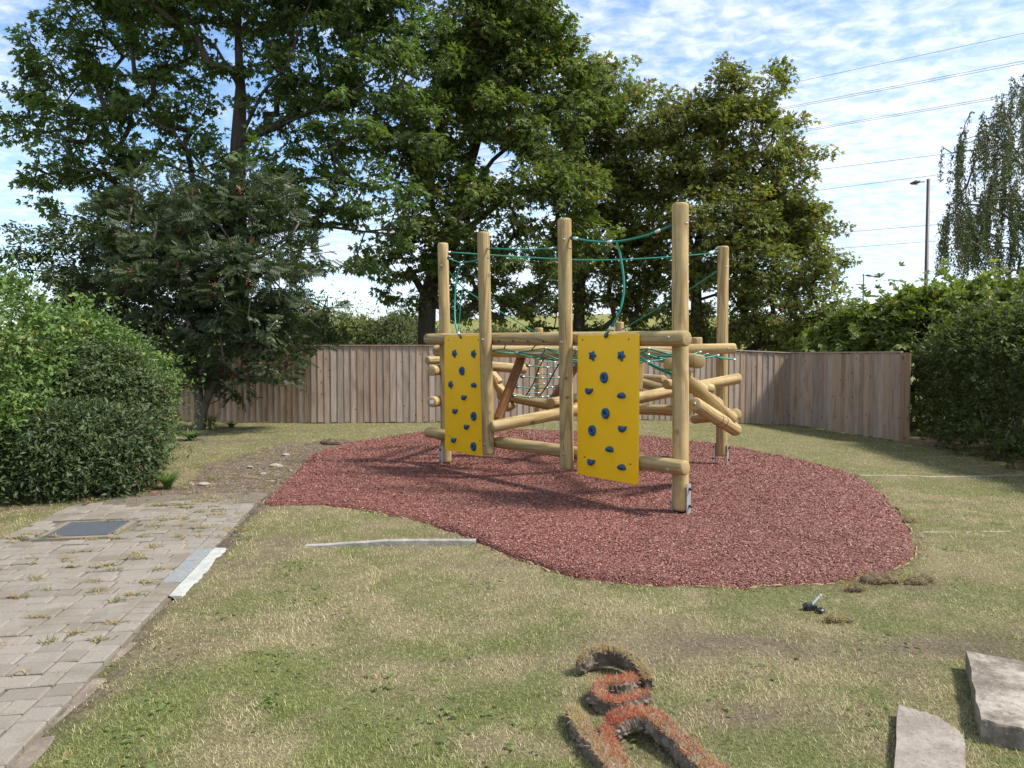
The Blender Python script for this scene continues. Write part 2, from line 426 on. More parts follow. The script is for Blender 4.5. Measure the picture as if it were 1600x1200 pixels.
cc = mixc(t, M(t, 'MULTIPLY', ramp(t, n2, 0.55, 0.75), 0.3), cc, (0.30, 0.26, 0.14))
lk(t, cc, b.inputs['Base Color']); b.inputs['Roughness'].default_value = 0.95; b.inputs['Specular IOR Level'].default_value = 0.1
bump(t, b, n1, 0.8, 0.02)
lawn = put('lawn', big_mesh('lawn', np.stack([X, Y, Z], -1), np.stack([i, i + 1, i + nx + 1, i + nx], -1), m, True, c))
tag(lawn, 'dry patchy lawn running from the camera to the fence', kind='structure')
def lawn_z(x, y):
    x = np.atleast_1d(x); y = np.atleast_1d(y)
    ix = np.clip(np.searchsorted(gx, x) - 1, 0, nx - 2); iy = np.clip(np.searchsorted(gy, y) - 1, 0, ny - 2)
    fx = (x - gx[ix]) / (gx[ix+1] - gx[ix]); fy = (y - gy[iy]) / (gy[iy+1] - gy[iy]); Zg = Z.reshape(ny, nx)
    return (Zg[iy, ix] * (1-fx) + Zg[iy, ix+1] * fx) * (1-fy) + (Zg[iy+1, ix] * (1-fx) + Zg[iy+1, ix+1] * fx) * fy

# ------------------------------------------------------------------ red rubber play surface
m, t, b = new_mat('rubber_base'); v = coords(t)
n1 = tex_noise(t, v, 60, 4, 0.7); n2 = tex_noise(t, v, 1.2, 3, 0.5)
cc = cramp(t, n1, [(0.3, (0.045, 0.012, 0.01)), (0.55, (0.18, 0.06, 0.045)), (0.8, (0.32, 0.15, 0.12))])
lk(t, cc, b.inputs['Base Color']); b.inputs['Roughness'].default_value = 0.75; bump(t, b, n1, 1.0, 0.02)
ctr = RED.mean(0); rings = [1.0, 0.997, 0.985, 0.95, 0.85, 0.7, 0.5, 0.3, 0.12]
hts = [-0.05, 0.0, 0.018, 0.026, 0.03, 0.035, 0.04, 0.045, 0.045]
def red_h(x, y):
    return gz(x, y) + 0.02 * (fbm(x, y, 0.9, 15) - 0.5) + 0.018 * (fbm(x, y, 2.6, 16) - 0.5)
V = []
for f, h in zip(rings, hts):
    q = ctr + (RED - ctr) * f; V.append(np.stack([q[:, 0], q[:, 1], red_h(q[:, 0], q[:, 1]) + h], -1))
k = len(RED); V = np.concatenate(V + [np.array([[*ctr, float(red_h(*ctr)) + 0.045]])])
Q = []; T = []
for a in range(len(rings) - 1):
    j = np.arange(k); Q.append(np.stack([a*k + j, a*k + (j+1) % k, (a+1)*k + (j+1) % k, (a+1)*k + j], -1))
j = np.arange(k); T = np.stack([(len(rings)-1)*k + j, (len(rings)-1)*k + (j+1) % k, np.full(k, len(V) - 1)], -1)
red = put('play_surface', big_mesh('play_surface', V, [np.concatenate(Q), T], m, True))
tag(red, 'red-brown bonded rubber shred safety surface under the climbing frame', kind='structure')
def red_z(x, y):
    """top of the surface: interpolate the ring heights by how far out a point lies"""
    d = np.stack([x, y], -1) - ctr; ang = np.arctan2(d[:, 1], d[:, 0])
    e = RED - ctr; ea = np.arctan2(e[:, 1], e[:, 0]); o = np.argsort(ea)
    rr = np.interp(ang, ea[o], np.hypot(e[o, 0], e[o, 1]), period=2 * np.pi)
    f = np.hypot(d[:, 0], d[:, 1]) / rr
    return red_h(x, y) + np.interp(f, rings[::-1], hts[::-1])
# loose shreds bonded on top
n = 600000
yy = 4.6 + (17.5 - 4.6) * RNG.random(n)**1.9; xx = -5 + 12 * RNG.random(n)
mk = inside(xx, yy, RED); xx, yy = xx[mk], yy[mk]; n = len(xx)
a = RNG.random(n) * 2 * np.pi; tl = RNG.normal(0, 0.33, n); L = RNG.uniform(0.004, 0.009, n) * (0.75 + yy / 14); W = RNG.uniform(0.0017, 0.0034, n) * (0.7 + yy / 9)
ax = np.stack([np.cos(a) * np.cos(tl), np.sin(a) * np.cos(tl), np.sin(tl)], -1)
rl = RNG.normal(0, 0.45, n)
sd = np.stack([-np.sin(a) * np.cos(rl), np.cos(a) * np.cos(rl), np.sin(rl)], -1)
c0 = np.stack([xx, yy, red_z(xx, yy) + RNG.uniform(0.0005, 0.007, n)], -1)
V = np.stack([c0 - ax * L[:, None] - sd * W[:, None], c0 + ax * L[:, None] - sd * W[:, None], c0 + ax * L[:, None] + sd * W[:, None], c0 - ax * L[:, None] + sd * W[:, None]], 1).reshape(-1, 3)
u = RNG.random(n)[:, None]
colr = np.array((0.172, 0.063, 0.044)) * (1 - u) + np.array((0.31, 0.131, 0.097)) * u
lt = RNG.random(n) < 0.065; colr[lt] = np.array((0.40, 0.26, 0.21)) * RNG.uniform(0.7, 1.1, (lt.sum(), 1))
colr *= (0.82 + 0.36 * fbm(xx, yy, 0.7, 18))[:, None]
dk = RNG.random(n) < 0.07; colr[dk] = np.array((0.065, 0.025, 0.02))
sh = put('rubber_shreds', big_mesh('rubber_shreds', V, np.arange(4 * n).reshape(-1, 4), tint_mat('rubber_shred', 0.55, 0.4), False, np.repeat(colr, 4, 0)), red)
tag(sh, kind='stuff')
# cut edge of sand round the surface
g = Geo(); q = RED + (RED - ctr) / np.linalg.norm(RED - ctr, axis=1)[:, None] * 0.02
for a0 in range(0, len(RED), 1):
    p0, p1 = q[a0], q[(a0 + 1) % len(q)]
    if RNG.random() < 0.4 and p0[1] < 8.5:
        g.tube([(*p0, lawn_z(*p0)[0] + 0.004), (*((p0 + p1) / 2 + RNG.normal(0, 0.012, 2)), lawn_z(*((p0 + p1) / 2))[0] + 0.012), (*p1, lawn_z(*p1)[0] + 0.004)], RNG.uniform(0.003, 0.009), 6, c=np.array((0.40, 0.27, 0.17)) * RNG.uniform(0.6, 1.1))
tag(g.build('bedding_sand', tint_mat('bedding_sand', 0.95, 0.1, 60), red, True, True), kind='stuff')

# ------------------------------------------------------------------ block-paved path
m, t, b = new_mat('path_bed'); n1 = tex_noise(t, coords(t), 30, 5, 0.7)
lk(t, cramp(t, n1, [(0.3, (0.075, 0.058, 0.042)), (0.7, (0.21, 0.17, 0.125))]), b.inputs['Base Color']); b.inputs['Roughness'].default_value = 1; bump(t, b, n1, 0.8, 0.02)
g = Geo()
cs = [path_pt(-3.2, -0.02), path_pt(-3.2, PATH_W + 0.03), path_pt(PATH_LEN - 0.05, PATH_W + 0.03), path_pt(PATH_LEN - 0.05, -0.02)]
g.add([(*p[:2], -0.022) for p in cs] + [(*p[:2], -0.09) for p in cs], [(0, 3, 2, 1), (0, 1, 5, 4), (1, 2, 6, 5), (2, 3, 7, 6), (3, 0, 4, 7)])
path = g.build('path', m); tag(path, 'weathered block-paved path at the left of the lawn', kind='structure')
m, t, b = new_mat('paver'); geo = N(t, 'ShaderNodeNewGeometry'); rnd = M(t, 'FRACT', M(t, 'ADD', objrand(t), geo.outputs['Random Per Island']))
v = coords(t, 'Object', jitter=True)
wp = geo.outputs['Position']
n1 = tex_noise(t, wp, 90, 4, 0.7); n2 = tex_noise(t, wp, 2.2, 4, 0.6); n3 = tex_noise(t, wp, 14, 4, 0.65)
cc = cramp(t, rnd, [(0.0, (0.18, 0.158, 0.130)), (0.35, (0.225, 0.2, 0.168)), (0.7, (0.25, 0.22, 0.185)), (1.0, (0.215, 0.198, 0.174))])
cc = mixc(t, M(t, 'MULTIPLY', ramp(t, n1, 0.45, 0.7), 0.55), cc, (0.15, 0.125, 0.098))
cc = mixc(t, M(t, 'MULTIPLY', ramp(t, n2, 0.46, 0.66), 0.55), cc, (0.15, 0.125, 0.09))
cc = mixc(t, M(t, 'MULTIPLY', ramp(t, n3, 0.55, 0.75), 0.45), cc, (0.31, 0.27, 0.225))
lk(t, cc, b.inputs['Base Color']); b.inputs['Roughness'].default_value = 0.93; b.inputs['Specular IOR Level'].default_value = 0.2
bump(t, b, M(t, 'ADD', n1, n3), 0.55, 0.006); MPAVE = m
MPAVE2 = concrete_mat('clean_paver', (0.30, 0.31, 0.31), (0.22, 0.225, 0.225), 90)
def paver_mesh(seed):
    r = random.Random(seed); ch = 0.055; V = []
    for z, s in ((-0.5, 1), (0.36, 1), (0.5, 1 - ch * 2)):
        for sx, sy in ((-1, -1), (1, -1), (1, 1), (-1, 1)):
            V.append((sx * 0.5 * s * (1 + r.uniform(-.025, .012)), sy * 0.5 * s * (1 + r.uniform(-.035, .015)), z + (r.uniform(-.03, .03) if z > 0 else 0)))
    F = [(8, 9, 10, 11)]
    for a in (0, 4):
        for j in range(4): F.append((a + j, a + (j + 1) % 4, a + 4 + (j + 1) % 4, a + 4 + j))
    return np.array(V), np.array(F)
PVM = [paver_mesh(s) for s in range(7)]
PVME = [big_mesh('paver', V_, F_, MPAVE) for V_, F_ in PVM]
PVME2 = [big_mesh('paver', V_, F_, MPAVE2) for V_, F_ in PVM[:2]]
MH_S = path_sw(*((gp(67, 839) + gp(204, 814)) / 2)[:2])      # inspection cover centre in path coordinates
slots = []
s = -3.0; rnd_ = random.Random(5)
while s < PATH_LEN - 0.06:                                       # edge course
    L_ = rnd_.choice((0.10, 0.134, 0.2, 0.2, 0.22)); slots.append((s + L_ / 2, 0.067, L_, 0.134, 'e')); s += L_ + 0.006
row = 0; s = -3.0
while s < PATH_LEN - 0.08:
    ww = 0.141; first = True
    while ww < PATH_W - 0.05:
        L_ = rnd_.choice((0.134, 0.17, 0.2, 0.2, 0.235)) if not first else rnd_.choice((0.1, 0.134, 0.2)); first = False
        L_ = min(L_, PATH_W - ww)
        if L_ < 0.06: break
        slots.append((s + 0.067, ww + L_ / 2, 0.134, L_, 'f')); ww += L_ + 0.0065
    s += 0.134 + 0.0065; row += 1
PW_RAG = random.Random(3); vis = []
for (s, ww, ls, lw, kd) in slots:
    if abs(s - MH_S[0]) < 0.40 and abs(ww - MH_S[1]) < 0.38: continue
    if s > 5.1 and fbm(s * 1.3, ww * 1.3, 1.5, 91) + 0.25 * PW_RAG.random() < 0.34 + (s - 5.1) * 0.33: continue
    p = path_pt(s, ww); d = np.array((p[0], p[1], -EYE)); q = FPX * p[0] / max(p[1], .1) + 800
    size = ls * lw / max(p[1], 0.5)**2 if (p[1] > 2.4 and q > -60) else 0
    vis.append((size, s, ww, ls, lw, kd, p))
vis.sort(key=lambda a: -a[0])
ang0 = math.atan2(PU[1], PU[0]); gst = Geo()
for idx, (size, s, ww, ls, lw, kd, p) in enumerate(vis):
    k = rnd_.randrange(7); h = 0.06; zz = -0.03 + rnd_.gauss(0.002, 0.003) + 0.012 * (fbm(p[0], p[1], 1.1, 77) - 0.5)
    rx, ry, rz = rnd_.gauss(0, 0.012), rnd_.gauss(0, 0.009), ang0 + rnd_.gauss(0, 0.008)
    if idx < 300:
        clean = kd == 'e' and 3.15 < s < 3.95
        o = put('paver', (PVME2[k % 2] if clean else PVME[k]), path, (p[0], p[1], zz))
        o.scale = (ls, lw, h); o.rotation_euler = (rx, ry, rz)
    else:
        mt = Matrix.LocRotScale(Vector((p[0], p[1], zz)), __import__('mathutils').Euler((rx, ry, rz)), Vector((ls, lw, h)))
        Vv = PVM[k][0] @ np.array(mt.to_3x3()).T + np.array((p[0], p[1], zz)); gst.add(Vv, PVM[k][1])
tag(gst.build('pavers', MPAVE, path), kind='stuff')
# concrete haunching along the edge: clean white length, then older crumbling length
def haunch(name, s0, s1, w0, mat, label, rag, zt):
    n = 26; rr = random.Random(name); V = []
    for a in range(n + 1):
        s = s0 + (s1 - s0) * a / n; o = w0 * (0.8 + 0.05 * math.sin(a * 0.9) * rag + rr.uniform(-.12, .1) * rag)
        zz = zt + rr.uniform(-.006, .004)
        for ww, z_ in ((-0.006, zt), (-0.006 - o * 0.8, zz), (-0.006 - o, zz - 0.025), (-0.006 - o * 1.05, -0.07)):
            p = path_pt(s, ww); V.append((p[0], p[1], z_))
    Q = [(a*4 + j, a*4 + j + 1, a*4 + j + 5, a*4 + j + 4) for a in range(n) for j in range(3)]
    Q += [(0, 1, 2, 3)[::-1], tuple(n*4 + j for j in range(4))]
    o = mesh_at(name, V, [np.array(Q)], mat); return tag(o, label, 'kerb')
haunch('concrete_haunching', 2.80, 4.02, 0.13, concrete_mat('fresh_concrete', (0.43, 0.43, 0.40), (0.33, 0.33, 0.305), 70), 'clean white concrete strip along the path edge beside the lawn', 0.6, -0.004)
haunch('concrete_haunching', -0.3, 2.05, 0.12, concrete_mat('old_concrete', (0.25, 0.205, 0.165), (0.13, 0.10, 0.078), 24), 'old crumbling brownish concrete strip along the nearest path edge', 2.2, -0.022)
# inspection cover with chequer tread
mc = path_pt(*MH_S); g = Geo(); hu, hv = 0.275, 0.26
U3 = np.array((*PU, 0)); V3 = np.array((*PV, 0)); Z3 = np.array((0, 0, 1.0))
root = empty('inspection_cover', (mc[0], mc[1], 0), 'dark grey metal inspection cover set in the block path', 'manhole')
MIRON = plain('cast_iron', (0.105, 0.115, 0.13), 0.6, 0.0, 0.4, 30, 0.25)
MIRON2 = plain('cast_iron_frame', (0.21, 0.18, 0.145), 0.9, 0.0, 0.3, 40, 0.2)
g.box(mc + Z3 * -0.03, U3 * hu, V3 * hv, Z3 * 0.036); g.build('cover_plate', MIRON, root)
g = Geo()
for a in range(-13, 14):
    for b_ in range(-12, 13):
        dr = (U3 + V3) if (a + b_) % 2 else (U3 - V3); nn = (U3 - V3) if (a + b_) % 2 else (U3 + V3)
        g.box(mc + U3 * a * 0.0198 + V3 * b_ * 0.0205 + Z3 * 0.0075, dr * 0.0052, nn * 0.0022, Z3 * 0.0025)
tag(g.build('tread', MIRON, root), kind='stuff')
g = Geo()
for sg in (-1, 1):
    g.box(mc + U3 * sg * (hu + 0.035) + Z3 * -0.035, U3 * 0.033, V3 * (hv + 0.068), Z3 * 0.034)
    g.box(mc + V3 * sg * (hv + 0.035) + Z3 * -0.036, U3 * (hu + 0.001), V3 * 0.033, Z3 * 0.034)
g.build('frame', MIRON2, root)

# ------------------------------------------------------------------ grass blades
SLABS = []      # filled below with ground footprints that carry no grass
def slab_foot(pts): q = pxpoly(pts); SLABS.append(q); return q
S1 = slab_foot([(1404, 1112), (1395, 1260), (1512, 1260), (1506, 1172), (1470, 1130)])
S2 = slab_foot([(1512, 1046), (1535, 1155), (1625, 1185), (1640, 1060), (1590, 1046)])
def blades(n, y0, y1, pw, xspan, ln, wd, seed):
    r = np.random.default_rng(seed)
    y = y0 + (y1 - y0) * r.random(n)**pw; x = (r.random(n) * 2 - 1) * (xspan * y + 0.8)
    gr, dt = lawn_state(x, y)
    s, ww = path_sw(x, y)
    keep = ~inside(x, y, RED) & ~((ww > -0.03 + 0.05 * fbm(x, y, 6, 3)) & (ww < PATH_W + 0.02) & (s < PATH_LEN - 0.25 + 0.5 * fbm(x, y, 2, 4)))
    keep &= ~((ww > -0.17) & (ww < 0.02) & (s > 2.78) & (s < 4.04))
    keep &= r.random(n) > dt * 1.02
    keep &= r.random(n) < 0.55 + 0.6 * fbm(x, y, 5, 90)
    keep &= ~((x > 8.2) & (y > 11))
    for q in SLABS: keep &= ~inside(x, y, q)
    x, y, gr = x[keep], y[keep], gr[keep]; n = len(x)
    a = r.random(n) * 2 * np.pi; lean = r.uniform(0.3, 1.7, n) * ln; H = r.uniform(0.45, 1.25, n) * ln
    tall = fbm(x, y, 1.7, 55) + 0.9 * sstep((fbm(x, y, 6.5, 56) - 0.6) / 0.2); H *= 0.55 + 0.95 * tall; lean *= 0.8 + 0.5 * tall
    z = lawn_z(x, y)
    base = np.stack([x, y, z - 0.004], -1); sc = (0.75 + y / 7.0)
    wv = np.stack([-np.sin(a), np.cos(a), np.zeros(n)], -1) * (wd * sc * r.uniform(0.6, 1.3, n))[:, None]
    d = np.stack([np.cos(a), np.sin(a), np.zeros(n)], -1)
    mid_ = base + d * (lean * 0.35)[:, None] + np.stack([0*x, 0*x, H * 0.7], -1)
    tip = base + d * lean[:, None] + np.stack([0*x, 0*x, H], -1)
    V = np.stack([base - wv, base + wv, tip], 1).reshape(-1, 3)
    k = np.arange(n) * 3
    T = np.stack([k, k + 1, k + 2], -1)
    isg = r.random(n) < 0.10 + 0.80 * gr
    u = r.random(n)[:, None]; u2 = r.random(n)[:, None]
    cg = np.array((0.165, 0.19, 0.055)) * (1 - u) + np.array((0.33, 0.345, 0.12)) * u
    cs_ = np.array((0.34, 0.285, 0.155)) * (1 - u) + np.array((0.60, 0.535, 0.32)) * u
    cc = np.where(isg[:, None], cg, cs_) * (0.75 + 0.5 * u2)
    return V, T, np.repeat(cc, 3, 0), n
MGRASS = leaf_mat('grass_blade', 0.25, 0.6, 0.2)
V, T, cc, nb = blades(830000, 2.2, 18.5, 2.0, 0.80, 0.018, 0.00135, 5)
tag(put('grass', big_mesh('grass', V, [T], MGRASS, False, cc)), 'short patchy green and straw-coloured grass on the lawn', 'grass', kind='stuff')

# ================================================================== timber fence
MBOARD = board_mat()
fpts = [at(250, 0, 17.5)[:2], at(345, 0, 17.25)[:2], at(480, 0, 16.95)[:2], at(700, 0, 17.2)[:2], at(1000, 0, 17.9)[:2], at(1245, 0, 18.35)[:2], at(1420, 0, 14.75)[:2]]
root = empty('timber_fence', (0, 17.6, 0), 'brown close-boarded timber fence closing the back of the lawn', 'fence')
def board_mesh(seed):
    r = random.Random(seed); w2 = 0.084; V = []
    nz = 7
    for a in range(nz):
        z = a / (nz - 1); o = r.uniform(-.002, .002)
        for x, y in ((-w2, 0.0), (w2, 0.0), (w2, -0.007 + o), (-w2, -0.016 + o)): V.append((x + r.uniform(-.0012, .0012), y, z * 1.8))
    Q = [(a*4 + j, a*4 + (j+1) % 4, a*4 + 4 + (j+1) % 4, a*4 + 4 + j) for a in range(nz - 1) for j in range(4)]
    Q += [(3, 2, 1, 0), tuple((nz-1)*4 + j for j in range(4))]
    return big_mesh('board', np.array(V), np.array(Q), MBOARD)
BM = [board_mesh(s) for s in range(6)]
rf = random.Random(21)
capg = Geo()
for si in range(len(fpts) - 1):
    p, q = fpts[si], fpts[si + 1]; d = q - p; L_ = np.linalg.norm(d); d = d / L_; nn = np.array((d[1], -d[0]))
    nb_ = max(1, round(L_ / 0.150)); st = L_ / nb_; ang = math.atan2(d[1], d[0])
    for k in range(nb_):
        c_ = p + d * (k + 0.5) * st + nn * 0.0; z0 = float(gz(*c_)) + 0.015 + rf.uniform(-.012, .012)
        o = put('board', BM[rf.randrange(6)], root, np.array((c_[0], c_[1], z0)) - ORI[root.name])
        o.rotation_euler = (rf.gauss(0, .002), rf.gauss(0, .0025), ang + 0.04 + rf.gauss(0, .012))
        o.scale = (1, 1, 1 + rf.uniform(-.004, .002))
    nrm = np.array((*nn, 0)); c0 = np.array((*p, float(gz(*p)) + 1.832)); c1 = np.array((*q, float(gz(*q)) + 1.832))
    ax = c1 - c0; e = ax / np.linalg.norm(ax)
    g = Geo(); g.box((c0 + c1) / 2 - nrm * 0.0 + Z3 * 0.004 * (si % 2), ax / 2 + e * 0.012, nrm * 0.038, Z3 * 0.0135); g.build('capping_rail', MBOARD, root)
    for hh in (0.3, 0.95, 1.6):
        g = Geo(); g.box((c0 + c1) / 2 - nrm * 0.035 - Z3 * (1.832 - hh), ax / 2, nrm * 0.025, Z3 * 0.04); g.build('rail', MBOARD, root)
    for k in range(int(L_ / 2.2) + 1):
        c_ = p + d * min(L_, k * 2.2 + 0.3) - nn * 0.11; g = Geo(); g.box((c_[0], c_[1], float(gz(*c_)) + 0.86), np.array((*d, 0)) * 0.05, nrm * 0.045, Z3 * 0.93); g.build('post', MBOARD, root)
# newer end boards and the end post of the right-hand run
pe = fpts[-1]; d = (fpts[-1] - fpts[-2]); d /= np.linalg.norm(d); ze = float(gz(*pe))
nn = np.array((d[1], -d[0]))
MNEW = log_mat('new_fence_post', (0.33, 0.22, 0.14), (0.25, 0.155, 0.095), (0.30, 0.2, 0.13), 0.2)
for k in (0, 1):
    g = Geo(); c_ = pe + d * (0.07 + 0.135 * k) + nn * 0.012; g.box((c_[0], c_[1], ze + 0.90), np.array((*d, 0)) * 0.062, np.array((*nn, 0)) * 0.012, Z3 * 0.92)
    tag(g.build('board', MNEW, root), 'newer orange-brown end board')

# ================================================================== climbing frame
MLOG = log_mat('peeled_log', (0.43, 0.315, 0.15), (0.28, 0.19, 0.08), (0.285, 0.23, 0.105), 0.55)
MBROWN = log_mat('brown_log', (0.25, 0.125, 0.052), (0.15, 0.07, 0.03), (0.19, 0.095, 0.042), 0.3)
MSTEEL = plain('galvanised_steel', (0.52, 0.53, 0.54), 0.45, 0.55, 0.5, 25, 0.12)
MBOLT = plain('zinc_bolt', (0.38, 0.38, 0.39), 0.45, 0.6, 0.5, 60, 0.2)
MBLACK = plain('black_plastic', (0.018, 0.018, 0.02), 0.45, 0, 0.5, 40, 0.2)
MROPE = None
m, t, b = new_mat('green_rope'); n1 = tex_noise(t, coords(t), 160, 2, 0.6)
lk(t, cramp(t, n1, [(0.3, (0.004, 0.11, 0.075)), (0.6, (0.010, 0.235, 0.165)), (0.8, (0.06, 0.36, 0.28))]), b.inputs['Base Color']); b.inputs['Roughness'].default_value = 0.5; MROPE = m
MYEL, t, b = new_mat('yellow_plastic_board'); n1 = tex_noise(t, coords(t), 300, 3, 0.7); n2 = tex_noise(t, coords(t), 3, 3, 0.6)
lk(t, mixc(t, M(t, 'MULTIPLY', ramp(t, n2, 0.4, 0.75), 0.25), (0.86, 0.50, 0.004), (0.74, 0.42, 0.006)), b.inputs['Base Color']); b.inputs['Roughness'].default_value = 0.42; bump(t, b, n1, 0.25, 0.001)
MBLUE = plain('blue_resin', (0.014, 0.085, 0.20), 0.55, 0, 0.4, 70, 0.25, 0.002)
MCLIP = plain('aluminium_ferrule', (0.62, 0.62, 0.62), 0.35, 0.7)
MEDGE = plain('galvanised_dark', (0.14, 0.14, 0.15), 0.5, 0.5)

L0 = gp(695, 728); R0 = gp(1064, 806); B0 = gp(1127, 729)
fr = empty('climbing_frame', ((L0 + R0) / 2) * np.array((1, 1, 0)), 'log climbing frame with two yellow holds boards and green ropes on the red surface', 'climbing frame')
FO = ORI[fr.name]
def log(name, a, b_, r, mat=None, taper=0.0, k=22, steps=None, seed=None):
    """a peeled round log from a to b_, its own z along its length; steps = notches cut along its upper side"""
    a = np.array(a, float); b_ = np.array(b_, float); d = b_ - a; L_ = np.linalg.norm(d)
    rr = random.Random(str(a) + str(b_)); n = max(8, int(L_ / 0.022)) if steps else max(6, int(L_ / 0.25))
    zs = [0, 0.004, 0.012, 0.025] + list(np.linspace(0.05, L_ - 0.05, n)) + [L_ - 0.025, L_ - 0.012, L_ - 0.004, L_]
    rs = [0.80, 0.90, 0.965, 0.995] + [1] * n + [0.995, 0.965, 0.90, 0.80]
    th = np.linspace(0, 2 * np.pi, k, endpoint=False); V = []
    ph = rr.uniform(0, 6); bow = rr.uniform(-.008, .008) * (L_ > 1.2)
    for z, f in zip(zs, rs):
        q = r * f * (1 - taper * z / L_) * (1 + 0.012 * np.sin(th * 2 + ph) + 0.008 * np.sin(3 * th + z * 3 + ph))
        x = q * np.cos(th) + bow * math.sin(math.pi * z / L_); y = q * np.sin(th)
        if steps:
            u = (z / L_ * steps) % 1.0; y = np.minimum(y, r * (0.98 - 0.85 * (1 - u)) if z > 0.03 else r)
        V.append(np.stack([x, y, np.full(k, z)], -1))
    nz = len(zs); V = np.concatenate(V + [np.array([[0, 0, 0.0], [0, 0, L_]])])
    i = np.arange(nz - 1)[:, None] * k; j = np.arange(k)[None]
    Q = np.stack([i + j, i + (j+1) % k, i + k + (j+1) % k, i + k + j], -1).reshape(-1, 4); jj = np.arange(k)
    T = np.concatenate([np.stack([np.full(k, nz*k), (jj+1) % k, jj], -1), np.stack([np.full(k, nz*k+1), (nz-1)*k + jj, (nz-1)*k + (jj+1) % k], -1)])
    me = big_mesh(name, V, [Q, T], mat or MLOG, True)
    try: me.set_sharp_from_angle(angle=R(38))
    except Exception: pass
    o = put(name, me, fr, a - FO)
    zx = Vector(d / L_)
    up = Vector((0, 0, 1)) if abs(zx.z) < 0.95 else Vector((0, 1, 0))
    xx_ = up.cross(zx).normalized(); yy_ = zx.cross(xx_)
    o.rotation_mode = 'QUATERNION'; o.rotation_quaternion = Matrix((xx_, yy_, zx)).transposed().to_quaternion()
    return o
def LG(name, p, q, r, **kw): return log(name, at(*p), at(*q), r, **kw)
RP = 0.078
dLR = (R0 - L0) * np.array((1, 1, 0)); dLR /= np.linalg.norm(dLR); nLR = np.array((dLR[1], -dLR[0], 0)); nLR = nLR if nLR[1] < 0 else -nLR
def on_front(px, py, off):
    """the point seen at (px, py) on the vertical plane of the frame's front, off metres before the posts"""
    d = ray(px, py); o = L0 + nLR * off; e = np.array((0, 0, EYE)); tt = (o - e).dot(nLR) / d.dot(nLR); return e + d * tt
# tall posts
log('post', on_front(697, 722, 0), on_front(692, 380, 0), RP)
log('post', on_front(1064, 797, 0), on_front(1063, 318, 0), RP + 0.004)
log('post', at(1127.5, 712, B0[1]), at(1130, 385, B0[1] - 0.05), RP)
log('post', on_front(763.5, 710, 0.30), on_front(755, 363, 0.30), RP)
log('post', on_front(886, 733, 0.30), on_front(882, 342, 0.30), RP)
# front beams
log('beam', on_front(668, 529.5, 0.155), on_front(1074, 529, 0.155), RP)
log('beam', on_front(668, 675.5, 0.155), on_front(1072, 731.5, 0.155), RP - 0.004)
# round the back
LG('beam', (680, 548, 10.62), (932, 551, 9.35), 0.082)
LG('beam', (925, 540, 11.6), (1093, 565, 7.75), 0.077)
LG('beam', (985, 547, 10.1), (1149, 544.5, 10.08), 0.073)
LG('post', (1088, 560, 10.3), (1088, 527, 10.3), 0.085)
LG('post', (968, 640, 13.3), (968, 503, 13.3), 0.078)
LG('post', (842, 655, 13.3), (842, 512, 13.3), 0.078)
LG('rail', (768, 667, 9.0), (1155, 591, 10.02), 0.076)
LG('rail', (780, 617, 11.2), (908, 644, 10.3), 0.073)
LG('rail', (900, 636, 11.6), (1076, 642, 9.6), 0.075)
LG('rail', (990, 590, 12.2), (1038, 593, 11.6), 0.07)
LG('rail', (985, 593, 11.0), (1066, 617, 10.3), 0.07)
LG('rail', (755, 571, 10.6), (821, 577, 10.9), 0.072)
LG('leaning_log', (816, 556, 10.0), (777, 657, 9.7), 0.066, mat=MBROWN)
LG('leaning_log', (910, 556, 10.5), (866, 622, 10.6), 0.066, mat=MBROWN)
LG('leaning_log', (1001, 548, 10.4), (996, 610, 10.4), 0.07)
LG('rail', (861, 629, 10.2), (925, 617, 11.4), 0.068)
LG('stepped_log', (1046, 566, 7.8), (1143, 655, 8.55), 0.088, steps=4)
LG('stepped_log', (757, 558, 11.2), (799, 640, 11.0), 0.085, steps=4)
LG('rail', (1085, 631, 7.75), (1150, 672, 8.7), 0.077)
LG('rail', (1085, 655, 11.0), (1151, 647, 9.0), 0.07)
LG('rail', (1040, 600, 8.9), (1112, 607, 9.6), 0.062)
LG('rail', (667, 563, 11.6), (730, 561, 12.2), 0.066)
LG('rail', (674, 579, 10.25), (748, 573, 12.3), 0.077)
bl = LG('rail', (674.5, 628, 10.22), (748, 617, 12.3), 0.079)
g = Geo(); pl = at(675, 628, 10.205); ax = at(674.5, 628, 10.22) - at(748, 617, 12.3); ax /= np.linalg.norm(ax)
sx = np.cross(Z3, ax); sx /= np.linalg.norm(sx); sz = np.cross(ax, sx)
g.box(at(674.5, 628, 10.22) + ax * 0.004, sx * 0.026, sz * 0.024, ax * 0.0025); g.build('label_plate', plain('white_label', (0.8, 0.8, 0.78), 0.4), fr)
# two dark bands on the lower right log
a_, b__ = at(1085, 631, 7.75), at(1150, 672, 8.7); dd = (b__ - a_) / np.linalg.norm(b__ - a_)
for f in (0.52, 0.63):
    c_ = a_ + (b__ - a_) * f; g = Geo(); g.tube([c_ - dd * 0.006, c_ + dd * 0.006], 0.0795, 24); g.build('groove_band', MBLACK, fr, True)
